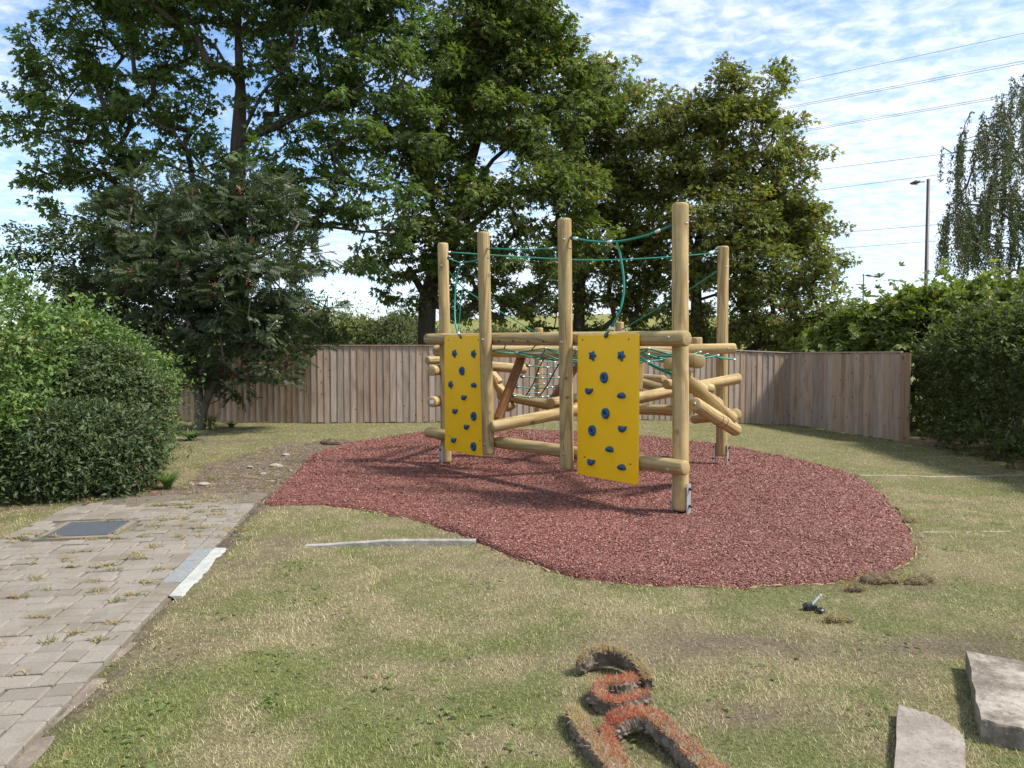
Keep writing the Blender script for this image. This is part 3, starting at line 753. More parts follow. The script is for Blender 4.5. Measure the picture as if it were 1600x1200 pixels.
# bolts and holes
def dome(name, p, nrm, r, h, mat, parent=None, k=10):
    nrm = np.array(nrm, float); nrm /= np.linalg.norm(nrm); g = Geo()
    g.tube([p - nrm * 0.01, p + nrm * h * 0.4, p + nrm * h * 0.8, p + nrm * h], [r, r, r * 0.75, r * 0.3], k); return g.build(name, mat, parent or fr, True)
for px, py, off in ((1044, 527.5, .155 + RP), (1043, 734, .155 + RP - .004), (877, 535, .30 + RP), (880, 710, .30 + RP), (753.5, 531, .30 + RP), (757, 694, .30 + RP), (890, 387, .30 + RP * .75), (881, 374, .30 + RP), (762.5, 403, .30 + RP * .7), (689, 415, RP), (1072, 349, RP * 0.86)):
    dome('bolt', on_front(px, py, off), nLR, 0.017 if py > 500 else 0.013, 0.009, MBOLT)
for px in (779, 801.5, 824.5, 849):
    dome('bolt_hole', on_front(px, 531.5 + (px - 779) * 0.005, .155 + RP - .001), nLR, 0.022, 0.002, MBLACK)
toC = np.array((0, -1.0, 0))
for px, py, Y_ in ((1138.5, 545, 10.0), (1135, 417, 10.18), (1122, 598.5, 9.86), (1134, 596, 9.89), (1152.5, 593, 9.95)):
    dome('bolt', at(px, py, Y_), toC, 0.014, 0.008, MBOLT if py < 590 else MBLACK)
dome('bolt', at(1085, 631, 7.745), (-0.45, -0.8, 0.2), 0.02, 0.012, MBOLT)
for px, py in ((817, 568), (807, 587), (786, 632), (776, 643)):
    dome('bolt_hole', at(px, py, 9.76), (0.1, -1, 0.2), 0.012, 0.004, MBLACK)
for px, py in ((755, 587), (884, 591), (886, 621)):
    dome('knot', on_front(px, py, .30 + RP * 0.93), nLR, 0.016, 0.003, MBROWN)
# steel feet
def foot(c0, wood_z, ztop, dirv):
    dv = np.array(dirv, float); dv /= np.linalg.norm(dv); tv = np.cross(Z3, dv)
    for sg in (-1, 1):
        q = c0 + dv * sg * 0.096; g = Geo()
        n = 7; V = []
        for z in (-0.08, ztop):                               # shallow channel section, open towards the post
            for k_ in range(n):
                a = (k_ / (n - 1) - 0.5) * 1.7
                V.append(np.array((q[0], q[1], c0[2] + z)) + tv * math.sin(a) * 0.042 + dv * sg * (math.cos(a) - 1) * 0.022 + dv * sg * 0.006)
            for k_ in range(n):
                a = (0.5 - k_ / (n - 1)) * 1.7
                V.append(np.array((q[0], q[1], c0[2] + z)) + tv * math.sin(a) * 0.037 + dv * sg * (math.cos(a) - 1) * 0.022 - dv * sg * 0.002)
        kk = 2 * n; Q = [(j, (j+1) % kk, kk + (j+1) % kk, kk + j) for j in range(kk)] + [(kk + j, kk + j + 1, kk + kk - 2 - j, kk + kk - 1 - j) for j in range(n - 1)]
        g.add(V, Q); br = g.build('foot_bracket', MSTEEL, fr, False)
        for zz in (ztop - 0.05, ztop - 0.22):
            g2 = Geo(); p = np.array((q[0], q[1], c0[2] + zz)) + dv * sg * 0.005; g2.tube([p, p + dv * sg * 0.02, p + dv * sg * 0.032], [0.015, 0.015, 0.009], 8); g2.build('bolt', MBLACK, br, True)
foot(R0, 0, 0.335, (.62, -.78, 0)); foot(L0, 0, 0.30, (-.5, -.86, 0)); foot(B0, 0, 0.33, (.8, -.6, 0))
# back short posts get feet too
for px in (968, 842): p = at(px, 600, 13.3); foot(np.array((p[0], p[1], 0.02)), 0, 0.7, (1, 0, 0))

# climbing boards with holds
def hold(kind, p, ex, ey, nz, s, flip, parent):
    """star, round and crescent climbing holds standing proud of the board"""
    g = Geo(); nr, na = 6, 20; th = np.linspace(0, 2*np.pi, na, endpoint=False); V = []
    for a in range(nr + 1):
        f = a / nr; rad = np.cos(f * np.pi / 2 * 0.98) if kind != 'round' else (1 - f**2.2 * 0.98)
        if kind == 'star':
            o = 1 + 0.30 * np.cos(th * 5 + flip * 0.7) * (1 - f * 0.6) + 0.05 * np.sin(th * 3); hgt = 0.60 * np.sin(f * np.pi / 2) * (1 + 0.15 * np.cos(th * 5))
            x, y = rad * o * np.cos(th), rad * o * np.sin(th); zz = hgt
        elif kind == 'round':
            hgt = 0.62 * np.sin(min(1, f * 1.5) * np.pi / 2) - 0.40 * max(0, f - 0.62) / 0.38
            x, y = rad * 0.95 * np.cos(th), rad * 1.1 * np.sin(th); zz = np.full(na, hgt)
        else:
            x = rad * 1.12 * np.cos(th); y = rad * 0.62 * np.sin(th); y = y - 0.42 * (x**2) * (1 if flip > 0 else -0.35) * -1 - 0.12
            x = x + 0.15 * y; zz = 0.75 * np.sin(f * np.pi / 2) * (1 + 0.25 * np.cos(th + flip)) 
        V.append(np.array(p) + s * (np.outer(x, ex) + np.outer(y, ey) + np.outer(zz, nz)) + nz * 0.0005)
    V = np.concatenate(V + [V[-1].mean(0)[None]]); j = np.arange(na)
    Q = np.concatenate([np.stack([a*na + j, a*na + (j+1) % na, (a+1)*na + (j+1) % na, (a+1)*na + j], -1) for a in range(nr)])
    T = np.stack([nr*na + j, nr*na + (j+1) % na, np.full(na, len(V) - 1)], -1)
    g.add(V, Q, T); o = g.build('climbing_hold', MBLUE, parent, True)
    g = Geo(); c_ = np.array(p) + nz * s * (0.62 if kind == 'star' else 0.3 if kind == 'round' else 0.6); g.tube([c_, c_ + nz * 0.012], [0.011, 0.009], 8)
    g.build('bolt', MBLACK, parent); return o
def panel(corners, off, holds, screws, ropehole, label):
    th = 0.019; pts = [on_front(*c_, off) for c_ in corners]
    lo = (pts[2][2] + pts[3][2]) / 2; hi = (pts[0][2] + pts[1][2]) / 2
    s0 = ((pts[0] + pts[3]) / 2 - L0).dot(dLR); s1 = ((pts[1] + pts[2]) / 2 - L0).dot(dLR)
    rad = 0.025; out = []
    for (cx_, cz_, a0) in ((s1 - rad, hi - rad, 0), (s0 + rad, hi - rad, 90), (s0 + rad, lo + rad, 180), (s1 - rad, lo + rad, 270)):
        for k_ in range(4): a = R(a0 + 30 * k_); out.append((cx_ + rad * math.cos(a), cz_ + rad * math.sin(a)))
    base = L0 * np.array((1, 1, 0)) + nLR * off; n = len(out); V = []
    cxm, czm = (s0 + s1) / 2, (lo + hi) / 2
    for dn, ins in ((-th, 0), (-0.002, 0), (0, 0.003)):
        for (s, z) in out: V.append(base + dLR * (s - math.copysign(ins, s - cxm)) + nLR * dn + Z3 * (z - math.copysign(ins, z - czm)))
    j = np.arange(n); Q = np.concatenate([np.stack([a*n + j, a*n + (j+1) % n, (a+1)*n + (j+1) % n, (a+1)*n + j], -1) for a in (0, 1)])
    V += [base + nLR * -th + dLR * cxm + Z3 * czm, base + dLR * cxm + Z3 * czm]
    T = np.concatenate([np.stack([np.full(n, 3*n), (j+1) % n, j], -1), np.stack([np.full(n, 3*n+1), 2*n + j, 2*n + (j+1) % n], -1)])
    g = Geo(); g.add(V, Q, T); o = g.build('climbing_board', MYEL, fr); tag(o, label)
    for i_, (kd, px, py, fl) in enumerate(holds):
        hold(kd, on_front(px, py, off + 0.0005), dLR, Z3, nLR, {'star': 0.047, 'round': 0.054, 'cres': 0.052}[kd], fl, o)
    for px, py in screws: dome('screw', on_front(px, py, off), nLR, 0.011, 0.005, MEDGE, o)
    # rope eye
    return o
PO = 0.155 + RP + 0.026
panel([(901, 523), (995.5, 522), (998.5, 757.5), (903.5, 742)], PO,
      [('star', 926, 556, 0), ('star', 971, 556, 1), ('round', 944.6, 590, 0), ('cres', 920.7, 611, 1), ('cres', 971.5, 617, -1), ('round', 947, 646, 0), ('round', 926, 672.6, 0), ('cres', 972.6, 670, 1), ('cres', 953, 701, -1), ('cres', 924, 722, 1), ('cres', 971.8, 729, -1)],
      [(910.5, 531), (982.5, 530), (913.5, 714), (985, 725)], (945, 525), 'yellow board with eleven blue holds between two posts on the right')
panel([(694, 525), (750.6, 524), (758, 713), (695.6, 704)], PO,
      [('star', 710.6, 552.4, 1), ('star', 740.4, 553, 0), ('round', 722.6, 579.6, 0), ('star', 704.8, 601, 0.5), ('cres', 740.8, 601, -1), ('cres', 725.4, 621, 1), ('cres', 711.4, 642.4, 1), ('round', 741, 650.4, 0), ('cres', 729.4, 667, 1), ('cres', 709.4, 687.6, 1), ('round', 740.6, 697.6, 0)],
      [(700.5, 531.5), (747.5, 531), (702.5, 681.5), (750, 688)], (721, 530), 'narrower-looking yellow board with blue holds at the left end')

# ropes
def rope(pts, r=0.0105, mat=None, ferrules=(), n=8, name='rope'):
    P = smooth_line(pts, n); g = Geo(); g.tube(P, r, 7); o = g.build(name, mat or MROPE, fr, True)
    for f in ferrules:
        i_ = min(len(P) - 2, max(0, int(f * (len(P) - 1)))); g = Geo(); d = P[i_ + 1] - P[i_]; d /= np.linalg.norm(d)
        g.tube([P[i_] - d * 0.028, P[i_] + d * 0.028], r * 1.55, 8); g.build('ferrule', MCLIP, o, True)
    return o
def eye(p, q):
    """black thimble eye where a rope meets a post"""
    g = Geo(); d = np.array(q) - np.array(p); d /= np.linalg.norm(d); u = np.cross(d, Z3 + 0.01); u /= np.linalg.norm(u); v_ = np.cross(u, d)
    a = np.linspace(0, 2*np.pi, 11); g.tube([np.array(p) + d * 0.03 + d * 0.03 * math.cos(x) + v_ * 0.018 * math.sin(x) for x in a], 0.0075, 6); g.build('rope_eye', MBLACK, fr, True)
OF = lambda px, py, off=0.0: on_front(px, py, off)
r1 = [OF(701, 394, -.05), at(830, 402.5, 10.42), at(930, 406.5, 10.38), at(1040, 402, 10.33), at(1121, 395, 10.3)]
rope(r1, ferrules=(.03, .97)); eye(r1[0], r1[1]); eye(r1[-1], r1[-2])
r2 = [OF(699, 403, .02), OF(720, 410, .1), OF(749, 406, .24)]
rope(r2, 0.0095, ferrules=(.5,)); eye(r2[0], r2[1])
r3 = [OF(719, 411, .1), OF(713, 440, .12), OF(710.5, 475, .16), OF(712, 508, .24), OF(720, 528, PO + .012)]
rope(r3, 0.0115, ferrules=(.93,)); eye(r3[-1], r3[-2])
rope([at(723, 449, 11.4), at(719, 485, 11.4), at(716, 525, 11.4)], 0.008)
r5 = [OF(701, 424, -.06), at(723, 449, 11.4), at(760, 474, 12.1), at(838, 520, 13.2)]
rope(r5, 0.009); 
r4 = [OF(764, 388, .30), OF(820, 389.5, .30), OF(875, 387.5, .30)]
rope(r4, 0.0085, ferrules=(.06, .93)); eye(r4[0], r4[1]); eye(r4[-1], r4[-2])
r6 = [OF(891, 371, .30), OF(925, 377, .26), OF(962, 377.5, .2), OF(1005, 369, .1), OF(1051, 352, 0)]
rope(r6, 0.0115, ferrules=(.07, .45, .9)); eye(r6[0], r6[1]); eye(r6[-1], r6[-2])
r7 = [OF(964, 379, .2), OF(970, 403, .2), OF(974.5, 435, .2), OF(974, 462, .22), OF(966, 492, .27), OF(945, 527, PO + .012)]
rope(r7, 0.0125, ferrules=(.93,)); eye(r7[-1], r7[-2])
r8 = [at(1120, 424, 10.3), at(1060, 463, 11.4), at(972, 515, 13.2)]
rope(r8, 0.012)
# flat diamond net slung at head height inside the frame
NG = Geo(); nodes_clip = []
na, nbk = 11, 7
def net_pt(a, b_):
    f = a / na; q = b_ / nbk
    p = OF(768, 545, -0.12) * (1 - f) + OF(1046, 548, -0.12) * f
    s = np.array((0.62, 0.78, 0)) * q * 1.75
    z = 1.66 - 0.13 * math.sin(math.pi * f) ** 0.6 * math.sin(math.pi * min(1, q * 1.1)) - 0.06 * q - 0.10 * max(0, f - 0.75)
    return np.array((p[0] + s[0], p[1] + s[1], z + 0.03 * math.sin(a * 2.1 + b_)))
for a in range(na):
    for b_ in range(nbk):
        for e in (1, -1):
            a1, b1 = a + 1, b_ + e
            if (a + b_) % 2 == 0 and 0 <= b1 <= nbk:
                p, q = net_pt(a, b_), net_pt(a1, b1); NG.tube([p, (p + q) / 2 - Z3 * 0.012, q], 0.0105, 6)
                nodes_clip += [p, q]
for b_ in (0, nbk): NG.tube([net_pt(a, b_) for a in range(na + 1)], 0.0085, 6)
for a in range(1, na, 2): NG.tube([net_pt(a, 0), OF(768 + 278 * a / na, 531, 0.14)], 0.0085, 6)
NO = NG.build('net', MROPE, fr, True)
g = Geo(); seen = set()
for p in nodes_clip:
    kx = tuple(np.round(p, 3))
    if kx in seen: continue
    seen.add(kx); g.tube([p - np.array((0.012, .01, 0)), p + np.array((0.012, .01, 0))], 0.013, 6)
    g.tube([p - np.array((-0.012, .01, 0)), p + np.array((-0.012, .01, 0))], 0.012, 6)
tag(g.build('net_clips', MCLIP, NO, True), kind='stuff')
# drooping net edge beside the tall right post
for dz_, e0, e1 in ((0, 552, 557), (6, 556, 583), (9, 558, 586)):
    rope([at(998, e0, 8.7), at(1022, (e0 + e1) / 2 + 1.5, 8.2), at(1050, e1, 7.6)], 0.011, ferrules=(.35,))
# scramble net between the two brown logs
for (x0, y0, x1, y1) in ((822, 571, 899, 572), (813, 588, 893, 588), (806, 604, 871, 604), (800, 618, 864, 619)):
    r_ = [at(x0, y0, 9.98), at((x0 + x1) / 2, y0 + 3, 10.2), at(x1, y1, 10.48)]; rope(r_, 0.0085, ferrules=(.08, .45, .75, .92), name='net_rung'); eye(r_[0], r_[1]); eye(r_[-1], r_[-2])
for (x0, y0, x1, y1) in ((846, 565, 870, 566), (841, 584, 862, 585), (833, 601, 852, 599), (825, 614, 844, 614)):
    rope([at(x0, y0, 10.9), at(x1, y1, 11.0)], 0.007, name='net_rung', ferrules=(.1, .9))
rope([at(851, 558, 10.1), at(841, 578, 10.12), at(834, 598, 10.15), at(822, 618, 10.2)], 0.0095, MBLACK)
rope([at(877, 562, 10.2), at(864, 585, 10.22), at(855, 602, 10.25), at(843, 619, 10.3)], 0.0095, MBLACK)

# ================================================================== leaves, trees, hedges
def norm(v): return v / (np.linalg.norm(v, axis=-1, keepdims=True) + 1e-9)
def kite(b_, tip, w, z=0.0, f=0.55):
    b_ = np.array(b_, float); tip = np.array(tip, float); d = tip - b_; n = np.array((-d[1], d[0])); n /= np.linalg.norm(n) + 1e-9
    m_ = b_ + d * f
    return [(*b_, 0), (*(m_ - n * w), z), (*tip, -0.06), (*(m_ + n * w), z)]
def quads(ks): V = np.array([p for k in ks for p in k]); return V, np.arange(len(V)).reshape(-1, 4)
LEAF = {
    'maple': quads([kite((0, 0), (0, 1), .20, .05), kite((0, .05), (-.62, .68), .17, .06), kite((0, .05), (.62, .68), .17, .06)]),
    'oval': quads([kite((0, 0), (0, 1), .27, .06, .48)]),
    'thin': quads([kite((0, 0), (0, 1), .19, .04, .45)]),
    'hawthorn': quads([kite((0, 0), (0, 1), .3, .05, .6), kite((0, .1), (-.42, .55), .12), kite((0, .1), (.42, .55), .12)]),
}
_k = [kite((0, .82), (0, 1.06), .07)]
for a in range(6):
    y = .12 + a * .135
    for s in (-1, 1): _k.append(kite((0, y), (s * .36, y + .10), .068, .02))
LEAF['pinnate'] = quads(_k)
def leaves(P, axis_, nrm, size, kind, col):
    """one leaf at each P, its tip towards axis_, its face towards nrm"""
    V, Q = LEAF[kind]; n = len(P); y = norm(axis_); x = norm(np.cross(y, nrm)); z = np.cross(x, y)
    W = P[:, None] + size[:, None, None] * (V[None, :, :1] * x[:, None] + V[None, :, 1:2] * y[:, None] + V[None, :, 2:] * z[:, None])
    F = (np.arange(n)[:, None, None] * len(V) + Q[None]).reshape(-1, 4)
    return W.reshape(-1, 3), F, np.repeat(col, len(V), 0)
MBARK, t, b = new_mat('bark'); v = coords(t, scale=(6, 6, 1.4)); n1 = tex_noise(t, v, 3, 5, 0.7)
lk(t, cramp(t, n1, [(0.3, (0.022, 0.017, 0.012)), (0.7, (0.085, 0.07, 0.052))]), b.inputs['Base Color']); b.inputs['Roughness'].default_value = 0.95; bump(t, b, n1, 0.9, 0.03)
MGREYBARK, t, b = new_mat('grey_bark'); v = coords(t, scale=(5, 5, 1.4)); n1 = tex_noise(t, v, 3, 5, 0.7)
lk(t, cramp(t, n1, [(0.3, (0.07, 0.058, 0.045)), (0.7, (0.21, 0.18, 0.145))]), b.inputs['Base Color']); b.inputs['Roughness'].default_value = 0.95; bump(t, b, n1, 0.8, 0.02)
ML_SYC = leaf_mat('sycamore_leaf', 0.42, 0.45, 0.4); ML_SOFT = leaf_mat('soft_leaf', 0.42, 0.52, 0.3); ML_GLOSS = leaf_mat('glossy_leaf', 0.28, 0.5, 0.32)

def skeleton(trunks, clusters, seg=0.55, seed=0, sag=0.06):
    """grow branches out to every cluster point from the nearest wood already there"""
    r = np.random.default_rng(seed); P = []; par = []
    for line in trunks:
        prev = -1
        if isinstance(line, tuple): prev = int(np.argmin(np.linalg.norm(np.array(P) - np.array(line[1][0]), axis=1))); line = line[1][1:]
        for p in line: P.append(np.array(p, float)); par.append(prev); prev = len(P) - 1
    base = P[0]; order = np.argsort(np.linalg.norm(clusters - base, axis=1)); tips = np.zeros(len(clusters), int)
    A = np.zeros((len(P) + len(clusters) * 14, 3)); A[:len(P)] = P; n = len(P)
    for ci in order:
        c_ = clusters[ci]; d = A[:n] - c_; dist = np.linalg.norm(d, axis=1) + 0.35 * np.maximum(0, A[:n, 2] - c_[2]) ; j = int(np.argmin(dist))
        L_ = np.linalg.norm(A[j] - c_); k = max(1, min(12, int(L_ / seg))); prev = j; s = A[j].copy()
        for q in range(1, k + 1):
            f = q / k; p = s + (c_ - s) * f + (r.normal(0, sag, 3) * (f < 1)) + np.array((0, 0, 0.12 * L_ * f * (1 - f)))
            A[n] = p; par.append(prev); prev = n; n += 1
        tips[ci] = prev
    return A[:n], np.array(par), tips
def wood(g, A, par, tips, r0, tipr=0.008, pw=1.95, minr=0.0, k=6, ntr=10**9, cap=0.36):
    n = len(A); rad = np.zeros(n)
    ch = np.zeros(n, int)
    for i_ in range(n):
        if par[i_] >= 0: ch[par[i_]] += 1
    rad[ch == 0] = tipr**pw
    for i_ in range(n - 1, -1, -1):
        if rad[i_] == 0: rad[i_] = tipr**pw
        if par[i_] >= 0: rad[par[i_]] += rad[i_]
    rad = rad ** (1 / pw); rad *= r0 / rad[0]; rad = np.maximum(rad, tipr * 0.6); rad[ntr:] = np.minimum(rad[ntr:], r0 * cap)
    dcap = np.zeros(n)
    for i_ in range(n):
        if par[i_] >= 0: dcap[i_] = dcap[par[i_]] + np.linalg.norm(A[i_] - A[par[i_]])
    rad[ntr:] = np.minimum(rad[ntr:], np.maximum(r0 * cap * (1 - dcap[ntr:] / (dcap.max() * 1.02)) * 1.3, tipr))
    th = np.linspace(0, 2*np.pi, k, endpoint=False)
    idx = np.where((par >= 0) & (rad >= minr))[0]
    a = A[par[idx]]; b_ = A[idx]; d = norm(b_ - a); ref = np.where(np.abs(d[:, 2:]) < 0.9, np.array((0, 0, 1.0)), np.array((1.0, 0, 0)))
    x = norm(np.cross(d, ref)); y = np.cross(d, x)
    ra = np.minimum(rad[par[idx]], rad[idx] * 1.5)[:, None, None]; rb = rad[idx][:, None, None]
    ring = np.cos(th)[None, :, None] * x[:, None] + np.sin(th)[None, :, None] * y[:, None]
    V = np.concatenate([a[:, None] + ring * ra - d[:, None] * ra * 0.3, b_[:, None] + ring * rb], 1).reshape(-1, 3)
    o = (np.arange(len(idx)) * 2 * k)[:, None]; j = np.arange(k)[None]
    Q = np.stack([o + j, o + (j+1) % k, o + k + (j+1) % k, o + k + j], -1).reshape(-1, 4); g.add(V, Q)
def lobe_points(lobes, D, per_m3, r, flat=0.85, shell=0.45):
    """cluster points inside px-sized lobes at distance D"""
    out = []; ctrs = []
    for l in lobes:
        px, py, rp = l[:3]; dd = l[3] if len(l) > 3 else 0.0; c_ = at(px, py, D + dd); rr = rp * (D + dd) / FPX
        n = max(3, int(per_m3 * 4.19 * rr**3 * flat * 0.9)); d = norm(r.normal(0, 1, (n, 3))); q = (shell + (1 - shell) * r.random(n)) ** 0.8
        q = np.where(r.random(n) < 0.25, r.random(n) ** 0.5, q)
        pts = c_ + d * (q * rr)[:, None] * np.array((1, 1, flat)); out.append(pts); ctrs.append(np.repeat(c_[None], n, 0))
    return np.concatenate(out), np.concatenate(ctrs)
def spray(C, ctr, per, rad, kind, size, cols, r, droop=0.35, vflat=0.55, up=0.9, colvar=0.35, outw=0.6, tipcol=None):
    n = len(C); k = r.poisson(per, n); I = np.repeat(np.arange(n), k); m_ = len(I)
    off = r.normal(0, 1, (m_, 3)); off = norm(off) * (r.random(m_)**0.5)[:, None] * rad * np.array((1, 1, vflat)) 
    tilt = norm(r.normal(0, 1, (n, 3)) * 0.5 + np.array((0, 0, 1.0)))
    P = C[I] + off; P[:, 2] -= droop * 0.35 * (off[:, 0]**2 + off[:, 1]**2) / rad
    o = norm(C[I] - ctr[I]) * outw + norm(off * np.array((1, 1, .3))) * 0.9
    ax = norm(o + r.normal(0, .45, (m_, 3)) + np.array((0, 0, -droop)))
    nm = norm(tilt[I] * up + o * 0.45 + r.normal(0, .42, (m_, 3)))
    s = size * r.uniform(0.6, 1.25, m_)
    a, b_ = np.array(cols[0]), np.array(cols[1]); u = np.clip(r.random(n)[I] * 0.55 + r.random(m_) * 0.55, 0, 1)[:, None]
    col = (a * (1 - u) + b_ * u) * (1 + colvar * (r.random(m_)[:, None] - 0.5))
    if tipcol is not None:
        mk = (r.random(m_) < tipcol[1]) & (r.random(n)[I] < 0.7); col[mk] = np.array(tipcol[0]) * r.uniform(.7, 1.2, (mk.sum(), 1))
    return leaves(P, ax, nm, s, kind, col)
def tree(name, label, base, trunks, lobes, D, r0, per_m3, per, rad, kind, size, cols, seed, lm, bark=None, group=None, cat='tree', droop=0.35, vflat=0.55, tipcol=None, flat=0.85, extra=None, minr=0.0, shell=0.45, thin=0.0):
    r = np.random.default_rng(seed); rt = empty(name, base, label, cat, group)
    C, ctr = lobe_points(lobes, D, per_m3, r, flat, shell)
    if thin:
        keep = fbm(C[:, 0] + C[:, 1], C[:, 2], 0.55, seed) > thin; C, ctr = C[keep], ctr[keep]
    A, par, tips = skeleton(trunks, C, 0.5, seed); g = Geo(); wood(g, A, par, tips, r0, minr=minr, ntr=len(trunks[0]) if len(trunks) < 3 or isinstance(trunks[1], tuple) else 10**9); g.build('trunk', bark or MBARK, rt, True)
    V, F, cl = spray(C, ctr, per, rad, kind, size, cols, r, droop, vflat, tipcol=tipcol)
    o = mesh_at('crown', V, F, lm, rt, False, cl)
    return rt, C, r
def line(*pts): return [at(*p) for p in pts]

# -- the big open sycamore on the left, behind the fence
base = at(372, 0, 21.0); base[2] = 0
D = 21.0
tr = [[base] + line((371, 560, D), (372, 470, D), (371, 380, D), (370, 300, D), (373, 220, D), (376, 140, D), (372, 60, D), (372, -40, D), (378, -140, D), (372, -240, D)),
      ('b', line((371, 380, D), (430, 358, 20.6), (500, 352, 20.0), (570, 362, 19.6), (625, 356, 19.4))),
      ('b', line((370, 300, D), (318, 262, 20.8), (270, 205, 20.5), (205, 172, 20.2), (140, 150, 20))),
      ('b', line((373, 220, D), (410, 145, 20.8), (450, 100, 20.5), (470, 40, 20.4), (500, -30, 20.4))),
      ('b', line((370, 300, D), (290, 268, 20.8), (235, 248, 20.4), (180, 262, 20), (120, 280, 19.8))),
      ('b', line((376, 140, D), (340, 78, 20.9), (300, 38, 20.7), (270, -30, 20.5))),
      ('b', line((372, 220, D), (440, 195, 20.6), (520, 160, 20.1), (590, 120, 19.8)))]
lob = [(95, 95, 70), (60, 190, 55), (150, 45, 70), (130, 165, 70), (110, 262, 70), (70, 300, 42), (215, 110, 70), (215, 215, 62), (190, 290, 55), (280, 160, 62), (290, 40, 75), (330, 105, 60), (330, 225, 55), (270, 285, 50),
       (420, 40, 75), (430, 150, 66), (470, 230, 75), (500, 120, 75), (540, 30, 85), (590, 120, 72, -.5), (560, 215, 75, -1), (530, 300, 66, -1.2), (440, 310, 62, -.6), (600, 300, 55, -1.5), (620, 40, 75), (660, 110, 55), (640, 200, 55, -.5),
       (500, 380, 42, -1), (560, 395, 38, -1.2), (610, 350, 45, -1.4), (470, 420, 30, -1), (320, 330, 55, -.6), (400, 260, 50, -1), (20, 175, 28), (40, 130, 35),
       (380, -60, 130), (200, -60, 110), (560, -80, 120), (380, -200, 130), (250, -180, 100), (520, -200, 100), (250, 340, 60, 0.5), (150, 320, 45, 0.5)]
tree('sycamore_tree', 'tall open sycamore with dark lobed leaves, leftmost of the big trees', base, tr, lob, D, 0.30, 3.5, 46, 0.46, 'maple', 0.165, ((0.050, 0.082, 0.020), (0.12, 0.18, 0.044)), 3, ML_SYC, group='big trees behind the fence', vflat=0.4, thin=0.22, droop=0.5)
# -- the tallest dense tree in the middle
base = at(664, 0, 23.0); base[2] = 0; D = 23.0
tr = [[base] + line((666, 540, D), (668, 470, D), (684, 400, D), (712, 330, D), (740, 240, D), (765, 150, D), (785, 60, D), (795, -30, D)),
      ('b', line((668, 470, D), (640, 420, 22.5), (610, 370, 22))), ('b', line((684, 400, D), (740, 350, 22.6), (800, 300, 22.3))), ('b', line((712, 330, D), (770, 250, 22.6), (840, 190, 22.4))), ('b', line((712, 330, D), (650, 270, 22.5), (620, 200, 22.3)))]
lob = [(800, 10, 85), (740, 30, 70), (845, 60, 62), (770, 110, 85), (700, 100, 62), (860, 130, 62), (900, 165, 60), (690, 190, 72), (790, 180, 66, -1), (850, 215, 62, -1), (640, 250, 60), (700, 275, 62, -1), (740, 330, 58, -1.5), (820, 300, 55, -1.5), (880, 290, 62, -1), (640, 340, 55, -1), (600, 400, 45, -1), (650, 405, 45, -1.2),
       (700, 380, 50, -1.5), (780, 385, 55, -1.5), (850, 380, 55, -1), (900, 370, 55), (610, 180, 45), (905, 95, 36), (820, -40, 60), (760, -60, 60), (720, 440, 38, -.5), (780, 440, 40), (850, 440, 38), (610, 450, 28), (645, 470, 25), (740, 480, 34), (800, 490, 32), (700, 470, 30)]
tree('lime_tree', 'tallest dense green tree, its top cut off above the middle of the frame', base, tr, lob, D, 0.30, 5.8, 46, 0.46, 'maple', 0.165, ((0.060, 0.092, 0.021), (0.165, 0.215, 0.054)), 5, ML_SOFT, group='big trees behind the fence', vflat=0.55, droop=0.6, tipcol=((0.22, 0.16, 0.05), 0.06))
# -- second dense tree between the tallest one and the right-hand one
base = at(905, 0, 25.5); base[2] = 0; D = 25.5
tr = [[base] + line((904, 540, D), (905, 470, D), (908, 400, D), (915, 320, D), (930, 230, D), (945, 160, D)), ('b', line((908, 400, D), (960, 340, 25), (1000, 280, 25))), ('b', line((915, 320, D), (870, 260, 25), (850, 220, 25)))]
lob = [(960, 150, 55), (925, 110, 42), (1000, 180, 55), (940, 220, 66), (1000, 250, 66), (950, 300, 66), (1005, 330, 62), (930, 370, 60), (990, 400, 58), (950, 440, 45), (1010, 460, 45), (890, 430, 45), (890, 470, 34), (985, 480, 34), (890, 250, 60), (890, 180, 45), (1040, 400, 45), (960, 100, 26), (850, 490, 36), (925, 500, 36), (1000, 510, 32), (820, 470, 36), (960, 520, 26), (1045, 500, 36)]
tree('field_maple_tree', 'yellowish green tree squeezed between the tallest tree and the rounded right-hand tree', base, tr, lob, D, 0.26, 5.8, 42, 0.46, 'maple', 0.16, ((0.075, 0.095, 0.022), (0.205, 0.235, 0.06)), 7, ML_SOFT, group='big trees behind the fence', droop=0.6, tipcol=((0.21, 0.12, 0.05), 0.12))
